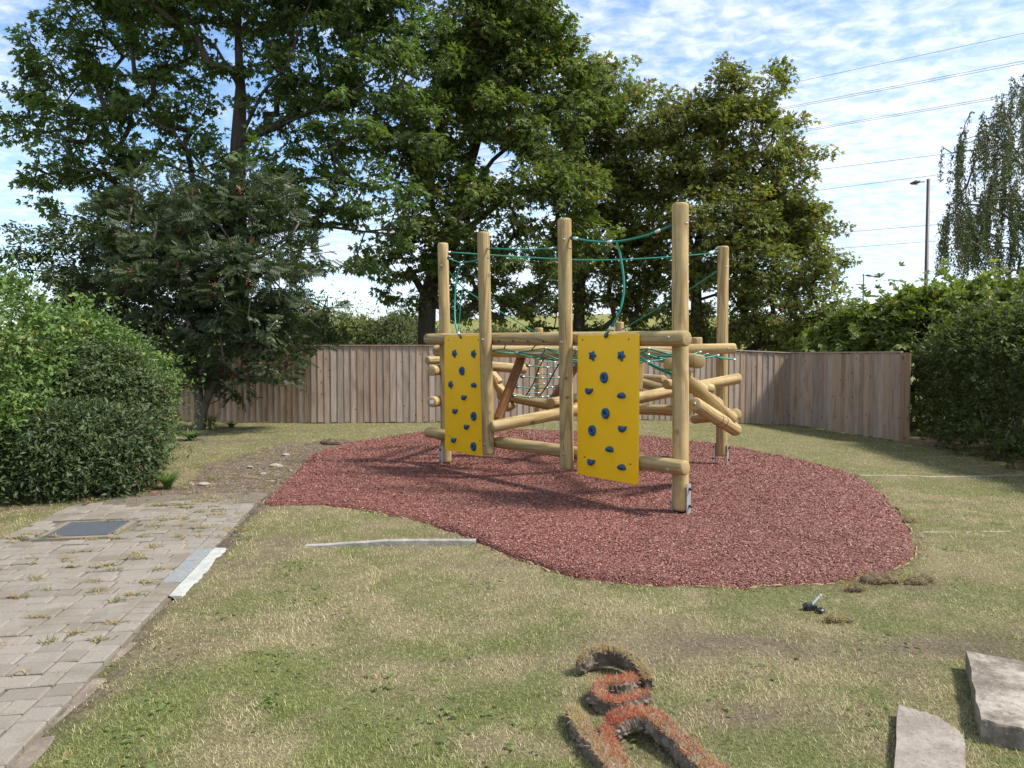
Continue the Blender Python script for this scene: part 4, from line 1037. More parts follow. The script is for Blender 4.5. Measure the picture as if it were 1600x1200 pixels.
# -- rounded olive tree on the right
base = at(1090, 0, 24.0); base[2] = -0.15; D = 24.0
tr = [[base] + line((1090, 540, D), (1088, 470, D), (1086, 400, D)), ('b', line((1086, 400, D), (1066, 330, 23.8), (1060, 250, 23.8), (1075, 180, 23.8))), ('b', line((1086, 400, D), (1106, 310, 24), (1130, 220, 24), (1150, 140, 24))),
      ('b', line((1086, 400, D), (1140, 370, 23.6), (1200, 340, 23.4), (1250, 300, 23.4))), ('b', line((1088, 470, D), (1150, 450, 23.4), (1220, 440, 23.2)))]
lob = [(1140, 150, 50), (1190, 150, 46), (1100, 190, 52), (1050, 190, 45), (1160, 205, 58), (1215, 205, 34), (1110, 260, 62), (1180, 275, 66), (1235, 270, 46), (1050, 270, 52), (1150, 340, 62, -.8), (1220, 340, 62, -.5), (1265, 340, 46), (1090, 345, 52, -1), (1170, 410, 60, -1), (1240, 410, 62, -.6), (1275, 405, 36), (1110, 420, 48, -.6),
       (1200, 470, 50, -1), (1262, 470, 48, -.6), (1295, 450, 24), (1160, 500, 40, -.5), (1220, 520, 36, -.8), (1275, 520, 38, -.4), (1060, 480, 36), (1110, 500, 32), (1310, 500, 20), (1040, 350, 40), (1145, 108, 22), (1205, 115, 22), (1060, 155, 24), (1120, 535, 28), (1180, 540, 30), (1240, 545, 26), (1300, 535, 24), (1310, 470, 22), (1305, 400, 22), (1300, 350, 20), (1060, 430, 40), (1075, 520, 30), (1270, 250, 28), (1245, 190, 18)]
tree('norway_maple_tree', 'rounded olive green tree with rusty seed clusters, right of the climbing frame', base, tr, lob, D, 0.30, 7.6, 44, 0.44, 'maple', 0.148, ((0.090, 0.108, 0.026), (0.235, 0.255, 0.062)), 9, ML_SOFT, group='big trees behind the fence', droop=0.5, tipcol=((0.22, 0.13, 0.05), 0.10))
# -- rowan in the left corner, inside the fence
bpt = gp(312, 672); base = bpt.copy(); D = bpt[1]
tr = [[base] + line((318, 640, D), (332, 600, D), (352, 560, D - .2), (370, 500, D - .3), (385, 430, D - .3), (395, 360, D - .2)),
      [base + np.array((-.05, .05, 0))] + line((312, 640, D), (308, 590, D), (300, 530, D), (290, 450, D), (280, 380, D)),
      [base + np.array((.06, .08, 0))] + line((322, 640, D + .2), (322, 600, D + .3), (330, 540, D + .4), (335, 460, D + .4), (330, 380, D + .3))]
lob = [(300, 330, 62), (370, 330, 62), (240, 370, 62), (430, 360, 50), (330, 400, 75, -.6), (260, 440, 70, -.3), (400, 430, 75, -.6), (460, 450, 46, -.3), (350, 490, 66, -.6), (420, 510, 58, -.6), (290, 510, 60), (470, 510, 34, -.3), (380, 560, 44, -.4), (430, 570, 36, -.4), (300, 570, 50, .2), (200, 420, 50), (500, 485, 22), (440, 600, 20, -.4), (340, 300, 40), (270, 300, 36), (360, 600, 34), (250, 500, 55, .3), (230, 560, 45, .4), (480, 550, 22), (150, 430, 52, .5), (180, 350, 50, .4), (215, 300, 42, .3), (430, 300, 44, .3), (480, 400, 40, .2), (390, 275, 36, .2), (130, 480, 50, .8), (190, 500, 55, .6)]
rt, C, r = tree('rowan_tree', 'dark feathery-leaved rowan with red berries leaning over the left end of the fence', base, tr, lob, D, 0.085, 13, 13, 0.32, 'pinnate', 0.27, ((0.034, 0.052, 0.021), (0.082, 0.112, 0.047)), 13, ML_GLOSS, bark=MGREYBARK, droop=0.25, vflat=0.55)
g = Geo(); sel = r.choice(len(C), 60, replace=False)
oc = np.array([(1, 0, 0), (0, 1, 0), (-1, 0, 0), (0, -1, 0), (0, 0, 1), (0, 0, -1.0)]); of = [(0, 1, 4), (1, 2, 4), (2, 3, 4), (3, 0, 4), (1, 0, 5), (2, 1, 5), (3, 2, 5), (0, 3, 5)]
for ci in sel:
    c_ = C[ci] + np.array((0, -0.25, 0))
    for _ in range(16): g.add(oc * 0.011 + c_ + r.normal(0, 0.035, 3), None, of, np.array((0.42, 0.045, 0.025)) * r.uniform(.6, 1.2))
tag(g.build('berries', tint_mat('berry', 0.35, 0.5), rt, False, True), kind='stuff')
# -- dark small-leaved tree behind the hedge, far left
base = at(110, 0, 17.5); base[2] = 0; D = 17.5
lob = [(60, 385, 34), (110, 375, 45), (160, 400, 55), (100, 415, 50), (50, 410, 34), (200, 360, 55), (210, 430, 60), (150, 460, 60), (30, 360, 14), (20, 395, 14), (240, 390, 60), (120, 500, 60), (200, 510, 60), (160, 340, 40)]
tree('hawthorn_tree', 'dark small-leaved tree showing above the left hedge', base, [[base] + line((120, 560, D), (130, 480, D), (140, 420, D), (150, 370, D))], lob, D, 0.09, 12, 75, 0.34, 'oval', 0.105, ((0.030, 0.046, 0.016), (0.075, 0.105, 0.032)), 15, ML_GLOSS)
# -- weeping birch at the right edge
base = at(1640, 0, 24.0); base[2] = -0.17; D = 24.0
r = np.random.default_rng(17); rt = empty('birch_tree', base, 'weeping birch with hanging strands of small leaves at the right edge', 'tree')
tips_ = []
for (px, py, k_) in ((1600, 150, 24), (1560, 170, 16), (1535, 215, 18), (1505, 235, 8), (1580, 230, 22), (1620, 200, 22), (1500, 320, 16), (1530, 330, 20), (1560, 300, 22), (1600, 310, 24), (1640, 260, 24), (1480, 335, 10), (1655, 330, 22), (1590, 390, 16), (1540, 380, 14), (1690, 220, 22), (1720, 320, 22), (1690, 400, 18), (1510, 350, 10)):
    for _ in range(int(k_ * 1.25)): tips_.append(at(px + r.normal(0, 16), py + r.normal(0, 16), D + r.normal(0, 0.9)))
tips_ = np.array(tips_)
tr = [[base] + line((1640, 480, D), (1636, 400, D), (1632, 320, D), (1626, 230, D), (1622, 150, D)), ('b', line((1636, 400, D), (1590, 350, D), (1545, 320, D - .3), (1505, 320, D - .4))), ('b', line((1632, 320, D), (1590, 250, D), (1550, 200, D)))]
A, par, tp = skeleton(tr, tips_, 0.5, 17); g = Geo(); wood(g, A, par, tp, 0.16, tipr=0.006, ntr=6, cap=0.3)
LV = []
for p in tips_:
    L_ = r.uniform(0.7, 2.2); n = int(L_ * 80); f = np.sort(r.random(n)); sw = r.normal(0, .12, 2)
    q = p + np.stack([sw[0] * f * L_ + r.normal(0, .045, n), sw[1] * f * L_ + r.normal(0, .045, n), -f * L_], -1); LV.append(q)
    g.tube([p, p + np.array((sw[0] * .5 * L_, sw[1] * .5 * L_, -.5 * L_)), p + np.array((sw[0] * L_, sw[1] * L_, -L_))], [0.005, 0.004, 0.003], 3, False)
g.build('trunk', MGREYBARK, rt, True)
LV = np.concatenate(LV); n = len(LV); u = r.random((n, 1))
V, F, cl = leaves(LV, norm(r.normal(0, .5, (n, 3)) + np.array((0, 0, -1))), r.normal(0, 1, (n, 3)), r.uniform(.06, .10, n), 'oval', np.array((0.045, 0.062, 0.022)) * (1 - u) + np.array((0.13, 0.155, 0.06)) * u)
mesh_at('crown', V, F, ML_GLOSS, rt, False, cl)

# -- hedges and shrubs: a lumpy body with leaves on sprays over its whole skin, bare stems inside
def hedge(name, label, path_, width, height, n, kind, size, cols, seed, lm, cat='hedge', stems=24, lump=0.32, spr=0.12, gaps=0.25, tipcol=None, droop=-0.1, top_cols=None, inner=0.25):
    """path_: centre line on the ground; width and height per point"""
    r = np.random.default_rng(seed); P = np.array([np.array(p, float) for p in path_]); seg_ = np.linalg.norm(np.diff(P[:, :2], axis=0), axis=1); cum = np.concatenate([[0], np.cumsum(seg_)]); Lt = cum[-1]
    wd = np.array(width, float); ht = np.array(height, float)
    c0 = P.mean(0); rt = empty(name, (c0[0], c0[1], float(gz(c0[0], c0[1]))), label, cat)
    wmax = wd.max() / 2; s = r.uniform(-wmax, Lt + wmax, n * 2)
    ph = r.uniform(-0.35, np.pi + 0.35, n * 2); sc_ = np.clip(s, 0, Lt); cap = np.clip((np.abs(s - sc_)) / wmax, 0, 1); shrink = np.sqrt(np.clip(1 - cap**2, 0, 1))
    px = np.interp(sc_, cum, P[:, 0]); py = np.interp(sc_, cum, P[:, 1]); ww = np.interp(sc_, cum, wd) / 2; hh = np.interp(sc_, cum, ht)
    i_ = np.clip(np.searchsorted(cum, sc_) - 1, 0, len(seg_) - 1); d = (P[i_ + 1] - P[i_])[:, :2] / seg_[i_][:, None]; nn_ = np.stack([d[:, 1], -d[:, 0]], -1)
    # superellipse section
    ca, sa = np.cos(ph), np.sin(ph); ex = 0.8
    u = np.sign(ca) * np.abs(ca)**ex * ww * (0.25 + 0.75 * shrink); hz = np.where(sa > 0, np.abs(sa)**ex, 0) * (0.5 + 0.5 * shrink)
    low = sa <= 0.05; z = np.where(low, r.random(len(s)) * 0.85, hz) * hh
    dep = 1 - inner * r.random(len(s))**2
    lm_ = 1 + lump * (fbm(s * 1.0 + u * 0.7, z + u * 0.6, 1.05, seed) - 0.5) + lump * 0.6 * (fbm(s, z + u, 2.9, seed + 4) - 0.5)
    u = u * dep * lm_; z = z * (0.6 + 0.4 * dep) * (0.55 + 0.45 * lm_)
    X_ = px + nn_[:, 0] * u + d[:, 0] * (s - sc_); Y_ = py + nn_[:, 1] * u + d[:, 1] * (s - sc_)
    keep = fbm(s + 3, z + u * 0.8, 2.4, seed + 9) > gaps; keep &= r.random(len(s)) < 0.55 + 0.45 * np.clip(z / hh * 2, 0, 1)
    Z_ = z + gz(X_, Y_) + 0.03
    C = np.stack([X_, Y_, Z_], -1)[keep]
    out = norm(np.stack([nn_[:, 0] * np.sign(u) * np.abs(ca) + d[:, 0] * (s - sc_) / wmax, nn_[:, 1] * np.sign(u) * np.abs(ca) + d[:, 1] * (s - sc_) / wmax, np.clip(sa, 0.15, 1)], -1))[keep]
    k = r.poisson(9, len(C)); I = np.repeat(np.arange(len(C)), k); m_ = len(I)
    # leaves along short shoots
    dirn = norm(out + r.normal(0, .55, out.shape) + np.array((0, 0, -droop))); tt = r.random(m_) * (1 + 2.4 * (r.random(len(C)) < 0.07))[I]
    Pp = C[I] + dirn[I] * (tt * spr)[:, None] + r.normal(0, .018, (m_, 3))
    ax = norm(dirn[I] * 0.5 + r.normal(0, .7, (m_, 3))); nm = norm(out[I] * 0.55 + np.array((0, 0, .75)) + r.normal(0, .4, (m_, 3)))
    Pp[:, 2] = np.maximum(Pp[:, 2], gz(Pp[:, 0], Pp[:, 1]) + 0.02)
    q = np.clip(r.random(len(C))[I] * .6 + r.random(m_) * .5, 0, 1)[:, None]; col = (np.array(cols[0]) * (1 - q) + np.array(cols[1]) * q) * (0.8 + 0.4 * r.random((m_, 1))) * (0.72 + 0.56 * fbm(C[:, 0] + C[:, 1] * .7, C[:, 2] + C[:, 1] * .3, 1.6, seed + 6))[I][:, None]
    yl = r.random(m_) < 0.035; col[yl] = col[yl] * np.array((1.9, 1.25, 0.7))
    if tipcol is not None:
        mk = (r.random(m_) < tipcol[1]) & (fbm(Pp[:, 0] * 1.3 + Pp[:, 1], Pp[:, 2], 2.0, seed + 2) > 0.5); col[mk] = np.array(tipcol[0]) * r.uniform(.7, 1.2, (mk.sum(), 1))
    V, F, cl = leaves(Pp, ax, nm, size * r.uniform(.5, 1.4, m_), kind, col); mesh_at('foliage', V, F, lm, rt, False, cl)
    g = Geo()
    for _ in range(stems):
        s0 = r.uniform(0, Lt); bx, by = np.interp(s0, cum, P[:, 0]) + r.normal(0, .12), np.interp(s0, cum, P[:, 1]) + r.normal(0, .12)
        w0 = np.interp(s0, cum, wd); h0 = np.interp(s0, cum, ht); z0 = float(gz(bx, by)); a = r.uniform(0, 6.28); q = w0 * 0.34 * r.random()
        e = np.array((bx + math.cos(a) * q, by + math.sin(a) * q, z0 + h0 * r.uniform(.6, .85))); mid_ = np.array((bx, by, z0)) * .5 + e * .5 + r.normal(0, .08, 3)
        P_ = smooth_line([np.array((bx, by, z0 - .03)), mid_, e], 4); g.tube(P_, np.linspace(.026, .006, len(P_)), 5)
        for _k in range(3):
            f = P_[r.integers(2, len(P_) - 1)]; g.tube([f, f + norm(r.normal(0, 1, 3) + np.array((0, 0, .5))) * w0 * .3], [.008, .003], 4)
    # dark twiggy heart that stops the eye
    for _ in range(int(Lt * wd.mean() * 60)):
        s0 = r.uniform(0, Lt); f = np.array((np.interp(s0, cum, P[:, 0]) + r.normal(0, .15) * wd.mean(), np.interp(s0, cum, P[:, 1]) + r.normal(0, .15) * wd.mean(), 0)); f[2] = float(gz(f[0], f[1])) + r.uniform(.05, .8) * np.interp(s0, cum, ht)
        g.tube([f, f + norm(r.normal(0, 1, 3)) * r.uniform(.2, .5)], [.006, .003], 3, False)
    g.build('stems', MGREYBARK, rt, True)
    return rt, C, r
hedge('privet_hedge', 'large rounded bright green privet hedge at the left', [(-6.6, 3.6, 0), (-6.5, 6.0, 0), (-6.65, 8.3, 0), (-6.7, 10.2, 0), (-6.65, 11.5, 0)], [2.2, 2.2, 2.4, 2.3, 1.9], [2.1, 2.3, 2.5, 2.3, 1.8], 8200, 'oval', 0.069, ((0.055, 0.105, 0.022), (0.15, 0.225, 0.06)), 31, ML_GLOSS, stems=50, spr=0.2, gaps=0.41, lump=0.75)
def shrub(name, label, c_, rad, h, n, kind, size, cols, seed, lm, **kw):
    c_ = np.array((c_[0], c_[1], 0.0)); return hedge(name, label, [c_ - np.array((rad * .15, rad * .15, 0)), c_ + np.array((rad * .15, rad * .15, 0))], [rad * 2, rad * 2], [h, h], n, kind, size, cols, seed, lm, cat='shrub', **kw)
_, C, r = shrub('fuchsia_shrub', 'dark green shrub with red flowers in front of the left hedge', (-5.7, 9.8), 0.68, 1.55, 3200, 'oval', 0.052, ((0.035, 0.062, 0.022), (0.10, 0.14, 0.05)), 33, ML_GLOSS, stems=20, spr=0.2, tipcol=((0.30, 0.03, 0.035), .02))
shrub('low_shrub', 'low spreading dark shrub at the foot of the left hedge beside the path', (-5.1, 8.5), 0.58, 0.82, 2600, 'thin', 0.06, ((0.032, 0.058, 0.024), (0.095, 0.13, 0.05)), 35, ML_GLOSS, stems=18, spr=0.24, gaps=0.3, droop=0.0, tipcol=((0.28, 0.03, 0.03), .012))
hedge('hawthorn_hedge', 'dark hawthorn hedge meeting the right-hand end of the fence', [(9.5, 14.9, 0), (9.15, 13.6, 0), (8.9, 12.3, 0), (8.9, 10.8, 0), (9.0, 9.0, 0), (9.1, 6.5, 0)], [1.8, 1.9, 2.0, 2.0, 2.0, 2.0], [2.35, 2.4, 2.4, 2.35, 2.3, 2.2], 6800, 'oval', 0.078, ((0.032, 0.050, 0.016), (0.10, 0.125, 0.036)), 37, ML_SOFT, stems=60, spr=0.2, gaps=0.34, lump=0.4)
hedge('sycamore_scrub', 'bright yellow-green broad-leaved scrub above the right-hand fence', [(9.3, 19.0, 0), (10.3, 17.6, 0), (11.5, 16.8, 0), (14.0, 16.0, 0)], [2.0, 2.4, 2.6, 2.6], [2.75, 3.25, 3.2, 3.2], 1900, 'maple', 0.175, ((0.075, 0.108, 0.025), (0.20, 0.245, 0.06)), 39, ML_SOFT, cat='shrub', stems=16, spr=0.34, gaps=0.2, lump=0.55)
# far bushes on the bank beyond the fence
for nm_, lb, px, Y_, rad, h, co, sd in (('willow_bush', 'pale green bush beyond the fence, nearest the rowan', 520, 33, 1.9, 3.3, ((0.11, 0.135, 0.05), (0.24, 0.26, 0.11)), 41), ('willow_bush', 'grey-green bush beyond the fence, just left of the middle tree trunk', 622, 33, 1.5, 3.2, ((0.055, 0.075, 0.035), (0.15, 0.17, 0.08)), 43),
                                     ('willow_bush', 'olive bush beyond the fence, between the two pale bushes', 572, 38, 2.1, 2.9, ((0.10, 0.115, 0.04), (0.22, 0.23, 0.09)), 44), ('dogwood_bush', 'dark bush beyond the fence behind the middle of the climbing frame', 770, 36, 2.2, 2.6, ((0.04, 0.055, 0.02), (0.11, 0.13, 0.045)), 45),
                                     ('dogwood_bush', 'dark bush beyond the fence below the rounded right-hand tree', 1195, 27, 2.2, 2.8, ((0.04, 0.055, 0.016), (0.12, 0.14, 0.04)), 46), ('dogwood_bush', 'dark bush beyond the fence, between the tall right post and the far post', 1060, 34, 2.4, 2.9, ((0.05, 0.065, 0.02), (0.13, 0.15, 0.05)), 47),
                                     ('dogwood_bush', 'dark bush filling the corner behind the rowan', 400, 23, 2.0, 2.9, ((0.03, 0.045, 0.016), (0.08, 0.10, 0.03)), 48)):
    p = at(px, 0, Y_); shrub(nm_, lb, p, rad, h, 1000, 'thin', 0.16, co, sd, ML_SOFT, stems=10, spr=0.45, lump=0.6, gaps=0.25)

# strap-leaved plant, tall grass tuft, corner weeds
def tuft(name, label, p, n, L_, wd, cols, seed, spread=0.9, cat='plant'):
    r = np.random.default_rng(seed); rt = empty(name, p, label, cat); g = Geo()
    for _ in range(n):
        a = r.uniform(0, 6.28); d = np.array((math.cos(a), math.sin(a), 0)); l = L_ * r.uniform(.5, 1.1); b0 = np.array(p) + np.array((*r.normal(0, .05 * L_, 2), -.01)); s = np.cross(d, Z3) * wd
        k = 5; V = []
        for q in range(k + 1):
            f = q / k; c_ = b0 + d * l * spread * f**1.7 + Z3 * l * (f - .42 * spread * f**2.2); V += [c_ - s * (1 - f)**.6, c_ + s * (1 - f)**.6]
        u = r.random(); g.add(V, [(2*q, 2*q+1, 2*q+3, 2*q+2) for q in range(k)], None, np.array(cols[0]) * (1 - u) + np.array(cols[1]) * u)
    tag(g.build('leaves', ML_SOFT, rt, False, True), kind='stuff'); return rt
tuft('iris_plant', 'clump of long strap leaves at the foot of the right hedge', gp(1580, 716), 70, 0.75, 0.013, ((0.045, 0.075, 0.025), (0.12, 0.17, 0.07)), 51)
tuft('grass_tuft', 'lush long green grass tuft beside the low shrub', gp(262, 764), 320, 0.30, 0.0045, ((0.07, 0.13, 0.03), (0.16, 0.24, 0.07)), 52, 0.7, 'grass')
tuft('grass_tuft', 'tall dry grass tuft at the foot of the rowan', gp(330, 672), 160, 0.5, 0.005, ((0.14, 0.15, 0.05), (0.3, 0.25, 0.10)), 53, 0.5, 'grass')
tuft('weed', 'leafy green weed at the foot of the rowan by the shrub', gp(300, 688), 90, 0.32, 0.024, ((0.07, 0.12, 0.045), (0.15, 0.21, 0.09)), 54, 1.1)
tuft('weed', 'small broad-leaved weed in front of the fence near the rowan', gp(362, 668), 30, 0.25, 0.03, ((0.09, 0.14, 0.06), (0.17, 0.22, 0.11)), 55, 1.2)

# ================================================================== things lying about
def concrete_slab(name, top_px, zt, thick, mat, label, tilt=None):
    """a broken flag: outline of its top face seen in the photo, flat top at zt, rough broken sides"""
    rr = random.Random(name + label); pts = []
    for i_ in range(len(top_px)):
        a, b_ = np.array(top_px[i_], float), np.array(top_px[(i_ + 1) % len(top_px)], float); n = 7
        for k in range(n):
            q = a + (b_ - a) * k / n; d = ray(*q); p = np.array((0, 0, EYE)) + d * ((zt - EYE) / d[2])
            if k: p[:2] += [rr.gauss(0, .004), rr.gauss(0, .004)]
            pts.append(p)
    P = np.array(pts); c_ = P.mean(0); n = len(P); V = []
    for f, dz in ((1.0, -thick), (1.002, -thick * .55), (1.0, -.006), (0.992, 0.0), (0.6, 0.002), (0.25, .002)):
        Q_ = c_ + (P - c_) * f; Q_[:, 2] = zt + dz; Q_[:, 2] += np.array([rr.uniform(-.004, .003) for _ in range(n)]) * (f > .9) * (dz > -.05); V.append(Q_)
    V = np.concatenate(V + [np.array([[c_[0], c_[1], zt]])]); j = np.arange(n)
    Q = np.concatenate([np.stack([a*n + j, a*n + (j+1) % n, (a+1)*n + (j+1) % n, (a+1)*n + j], -1) for a in range(5)]); T = np.stack([5*n + j, 5*n + (j+1) % n, np.full(n, len(V) - 1)], -1)
    o = mesh_at(name, V, [Q, T], mat); return tag(o, label, 'slab')
MSLAB = concrete_mat('weathered_concrete', (0.30, 0.262, 0.222), (0.205, 0.172, 0.142), 45); MSLAB2 = concrete_mat('pitted_concrete', (0.35, 0.31, 0.26), (0.14, 0.115, 0.09), 26)
concrete_slab('concrete_slab', [(1404, 1101), (1395, 1230), (1508, 1230), (1505, 1150), (1497, 1140), (1465, 1118)], 0.055, 0.075, MSLAB, 'nearer pale concrete slab with a rounded corner lying on the grass')
concrete_slab('concrete_slab', [(1509, 1017), (1533, 1123), (1604, 1141), (1660, 1100), (1640, 1060), (1596, 1032)], 0.095, 0.115, MSLAB2, 'farther pitted thick concrete slab at the right edge of the grass')
# edging strips sunk in the lawn
MEDG = concrete_mat('edging_concrete', (0.36, 0.34, 0.30), (0.22, 0.205, 0.175), 50)
def edging(px0, px1, wd, h, label, mat=None, rag=0.3):
    a, b_ = gp(*px0), gp(*px1); d = (b_ - a); L_ = np.linalg.norm(d[:2]); d2 = d[:2] / L_; nn_ = np.array((-d2[1], d2[0])); rr = random.Random(label); V = []; n = 30
    for k in range(n + 1):
        c_ = a[:2] + d2 * L_ * k / n; zz = float(lawn_z(*c_)[0]); hz = h * min(1, 0.25 + 1.6 * k / n) + rr.uniform(-.004, .004) * rag
        for q, z_ in ((-1.05, -.06), (-1, hz - .006), (-.8, hz), (.8, hz), (1, hz - .006), (1.05, -.06)):
            V.append((*(c_ + nn_ * q * wd / 2 + nn_ * rr.uniform(-.002, .002)), zz + z_))
    Q = [(k*6 + j, k*6 + 6 + j, k*6 + 7 + j, k*6 + 1 + j) for k in range(n) for j in range(5)] + [tuple(range(6)), tuple(n*6 + j for j in range(5, -1, -1))] if False else [(k*6 + j, k*6 + 6 + j, k*6 + 7 + j, k*6 + 1 + j) for k in range(n) for j in range(5)] + [(0, 1, 4, 5), (1, 2, 3, 4), (n*6+5, n*6+4, n*6+1, n*6), (n*6+4, n*6+3, n*6+2, n*6+1)]
    return tag(mesh_at('concrete_edging', V, [np.array(Q)], mat or MEDG), label, 'kerb')
edging((478, 853), (744, 850), 0.055, 0.045, 'long pale concrete edging strip in the grass before the red surface')
edging((1700, 737), (1342, 743), 0.05, 0.006, 'thin concrete edging line in the grass near the right hedge')
edging((1720, 829), (1345, 834), 0.04, 0.0, 'half-buried edging line in the grass right of the red surface')
# rubble on the broken end of the path
def chunk_mesh(seed):
    r = np.random.default_rng(seed); V = []; 
    for lat in range(5):
        a = math.pi * (lat + .5) / 5
        for lo in range(8): q = 2 * math.pi * lo / 8; V.append(np.array((math.sin(a) * math.cos(q), math.sin(a) * math.sin(q) * .7, math.cos(a) * .5)) * r.uniform(.7, 1.2))
    V += [np.array((0, 0, .5)), np.array((0, 0, -.5))]; Q = [(l*8 + j, l*8 + 8 + j, l*8 + 8 + (j+1) % 8, l*8 + (j+1) % 8) for l in range(4) for j in range(8)]; T = [(40, j, (j+1) % 8) for j in range(8)] + [(41, 32 + (j+1) % 8, 32 + j) for j in range(8)]
    return np.array(V), np.array(Q), np.array(T)
CH = [chunk_mesh(s) for s in range(5)]
MRUB = concrete_mat('rubble_concrete', (0.40, 0.37, 0.33), (0.25, 0.22, 0.18), 30); MEARTH = concrete_mat('earth_clod', (0.15, 0.115, 0.08), (0.07, 0.05, 0.035), 22)
CHM = [big_mesh('rubble_chunk', V_, [Q_, T_], MRUB) for V_, Q_, T_ in CH]; CHE = [big_mesh('soil_clod', V_, [Q_, T_], MEARTH, True) for V_, Q_, T_ in CH]
rr = random.Random(9)
for (px, py, s) in ((352, 790, .13), (335, 793, .09), (318, 757, .08), (370, 783, .05), (333, 771, .07), (432, 729, .09), (447, 712, .08), (390, 731, .07), (455, 736, .06), (465, 745, .08), (412, 742, .05), (300, 757, .05), (346, 806, .06), (425, 752, .05), (480, 722, .06)):
    p = gp(px, py); p[2] = float(lawn_z(p[0], p[1])[0]) + s * .18; o = put('rubble_chunk', CHM[rr.randrange(5)], None, p); o.scale = (s, s, s * .55); o.rotation_euler = (rr.uniform(-.2, .2), rr.uniform(-.2, .2), rr.uniform(0, 6))
    lbl = {(352, 790): 'largest pale lump of broken concrete, lying across the torn-up path', (447, 712): 'pale concrete lump at the far end of the torn-up path near the red surface', (318, 757): 'pale concrete lump at the left side of the torn-up path by the grass tuft'}
    tag(o, lbl.get((px, py), 'small lump of broken pale concrete on the torn-up end of the path'), 'rubble', 'rubble on the broken path')
# fine grit, soil crumbs and dry litter over the broken ground; litter and weeds in the paving joints
g = Geo(); r = np.random.default_rng(61); n = 7000
lo, hi = BROKEN.min(0) - .2, BROKEN.max(0) + .2; x = r.uniform(lo[0], hi[0], n); y = r.uniform(lo[1], hi[1], n); gr_, dt = lawn_state(x, y); kp = (dt > .8) & ~inside(x, y, RED); x, y = x[kp], y[kp]; z = lawn_z(x, y)
oc4 = np.array([(1, 0, 0), (-.5, .8, 0), (-.5, -.8, 0), (0, 0, .8)]); of4 = np.array([(0, 1, 3), (1, 2, 3), (2, 0, 3)])
n = len(x); s = r.uniform(.006, .02, n); a = r.random(n) * 6.28; ca, sa = np.cos(a), np.sin(a); u = r.random((n, 1)); dkm = r.random(n) < .3
V = np.stack([x[:, None] + s[:, None] * (oc4[None, :, 0] * ca[:, None] - oc4[None, :, 1] * sa[:, None]), y[:, None] + s[:, None] * (oc4[None, :, 0] * sa[:, None] + oc4[None, :, 1] * ca[:, None]), z[:, None] + s[:, None] * oc4[None, :, 2] * .7], -1).reshape(-1, 3)
cl = np.array((0.16, 0.12, 0.085)) * (1 - u) + np.array((0.29, 0.245, 0.195)) * u; cl[dkm] = np.array((0.09, 0.065, 0.045))
tag(put('grit', big_mesh('grit', V, (np.arange(n)[:, None, None] * 4 + of4[None]).reshape(-1, 3), tint_mat('grit', .95, .1), False, np.repeat(cl, 4, 0))), 'loose grit and soil crumbs on the torn-up end of the path', 'grit', kind='stuff')
def wisps(name, label, C_, per, spread, L_, wd, cols, seed, cat):
    r = np.random.default_rng(seed); n = len(C_) * per; I = np.repeat(np.arange(len(C_)), per); p = C_[I] + np.concatenate([r.normal(0, 1, (n, 2)) * np.array(spread), r.uniform(.0, .012, (n, 1))], 1)
    a = r.random(n) * 6.28; tl = r.uniform(0, .8, n); l = L_ * r.uniform(.4, 1.2, n); d = np.stack([np.cos(a) * np.cos(tl), np.sin(a) * np.cos(tl), np.sin(tl)], -1) * l[:, None]; s = np.stack([-np.sin(a), np.cos(a), 0*a], -1) * wd
    V = np.stack([p - s, p + s, p + d * .6 + s * .8 - np.array((0, 0, .0)), p + d], 1).reshape(-1, 3); u = np.clip(r.random(len(C_))[I] * .7 + r.random(n) * .4, 0, 1)[:, None]; q = r.random(len(C_))[I] < .3
    cl = np.array(cols[0]) * (1 - u) + np.array(cols[1]) * u
    if len(cols) > 2: cl[q] = np.array(cols[2]) * r.uniform(.6, 1.2, (q.sum(), 1))
    return tag(put(name, big_mesh(name, V, np.arange(4 * n).reshape(-1, 4), ML_SOFT, False, np.repeat(cl, 4, 0))), label, cat, kind='stuff')
r = np.random.default_rng(71); cs = []
for _ in range(150):
    s_0 = r.uniform(.3, PATH_LEN - .3); row = round((s_0 + 3) / .1405) * .1405 - 3; w0 = .21 + r.random()**.8 * (PATH_W - .25)
    if fbm(s_0, w0, 1.3, 12) < .46: continue
    for k in range(int(r.integers(2, 7))): cs.append(path_pt(row + r.normal(0, .012), w0 + k * .025, 0.0))
for (px, py) in ((195, 832), (175, 884), (150, 885), (110, 875), (210, 868), (245, 855), (185, 940), (230, 910), (120, 990), (150, 925), (255, 890), (60, 905), (215, 930), (180, 975), (160, 1000), (275, 840)):
    for k in range(5): cs.append(gp(px + r.normal(0, 7), py + r.normal(0, 1.5)))
bx_ = BROKEN.min(0); bw_ = BROKEN.max(0) - bx_
for _ in range(260):
    q_ = bx_ + bw_ * r.random(2)
    if inside(np.array([q_[0]]), np.array([q_[1]]), BROKEN)[0] and not inside(np.array([q_[0]]), np.array([q_[1]]), RED)[0]:
        for k in range(3): cs.append(np.array((*(q_ + r.normal(0, .05, 2)), 0.0)))
for c_ in cs: c_[2] = max(0.0, float(lawn_z(c_[0], c_[1])[0]))
wisps('path_weeds', 'dry brown litter and small weeds caught in the paving joints', np.array(cs), 11, (.03, .014), .04, .0035, ((0.26, 0.17, 0.08), (0.48, 0.38, 0.2), (0.13, 0.18, 0.05)), 73, 'weeds')
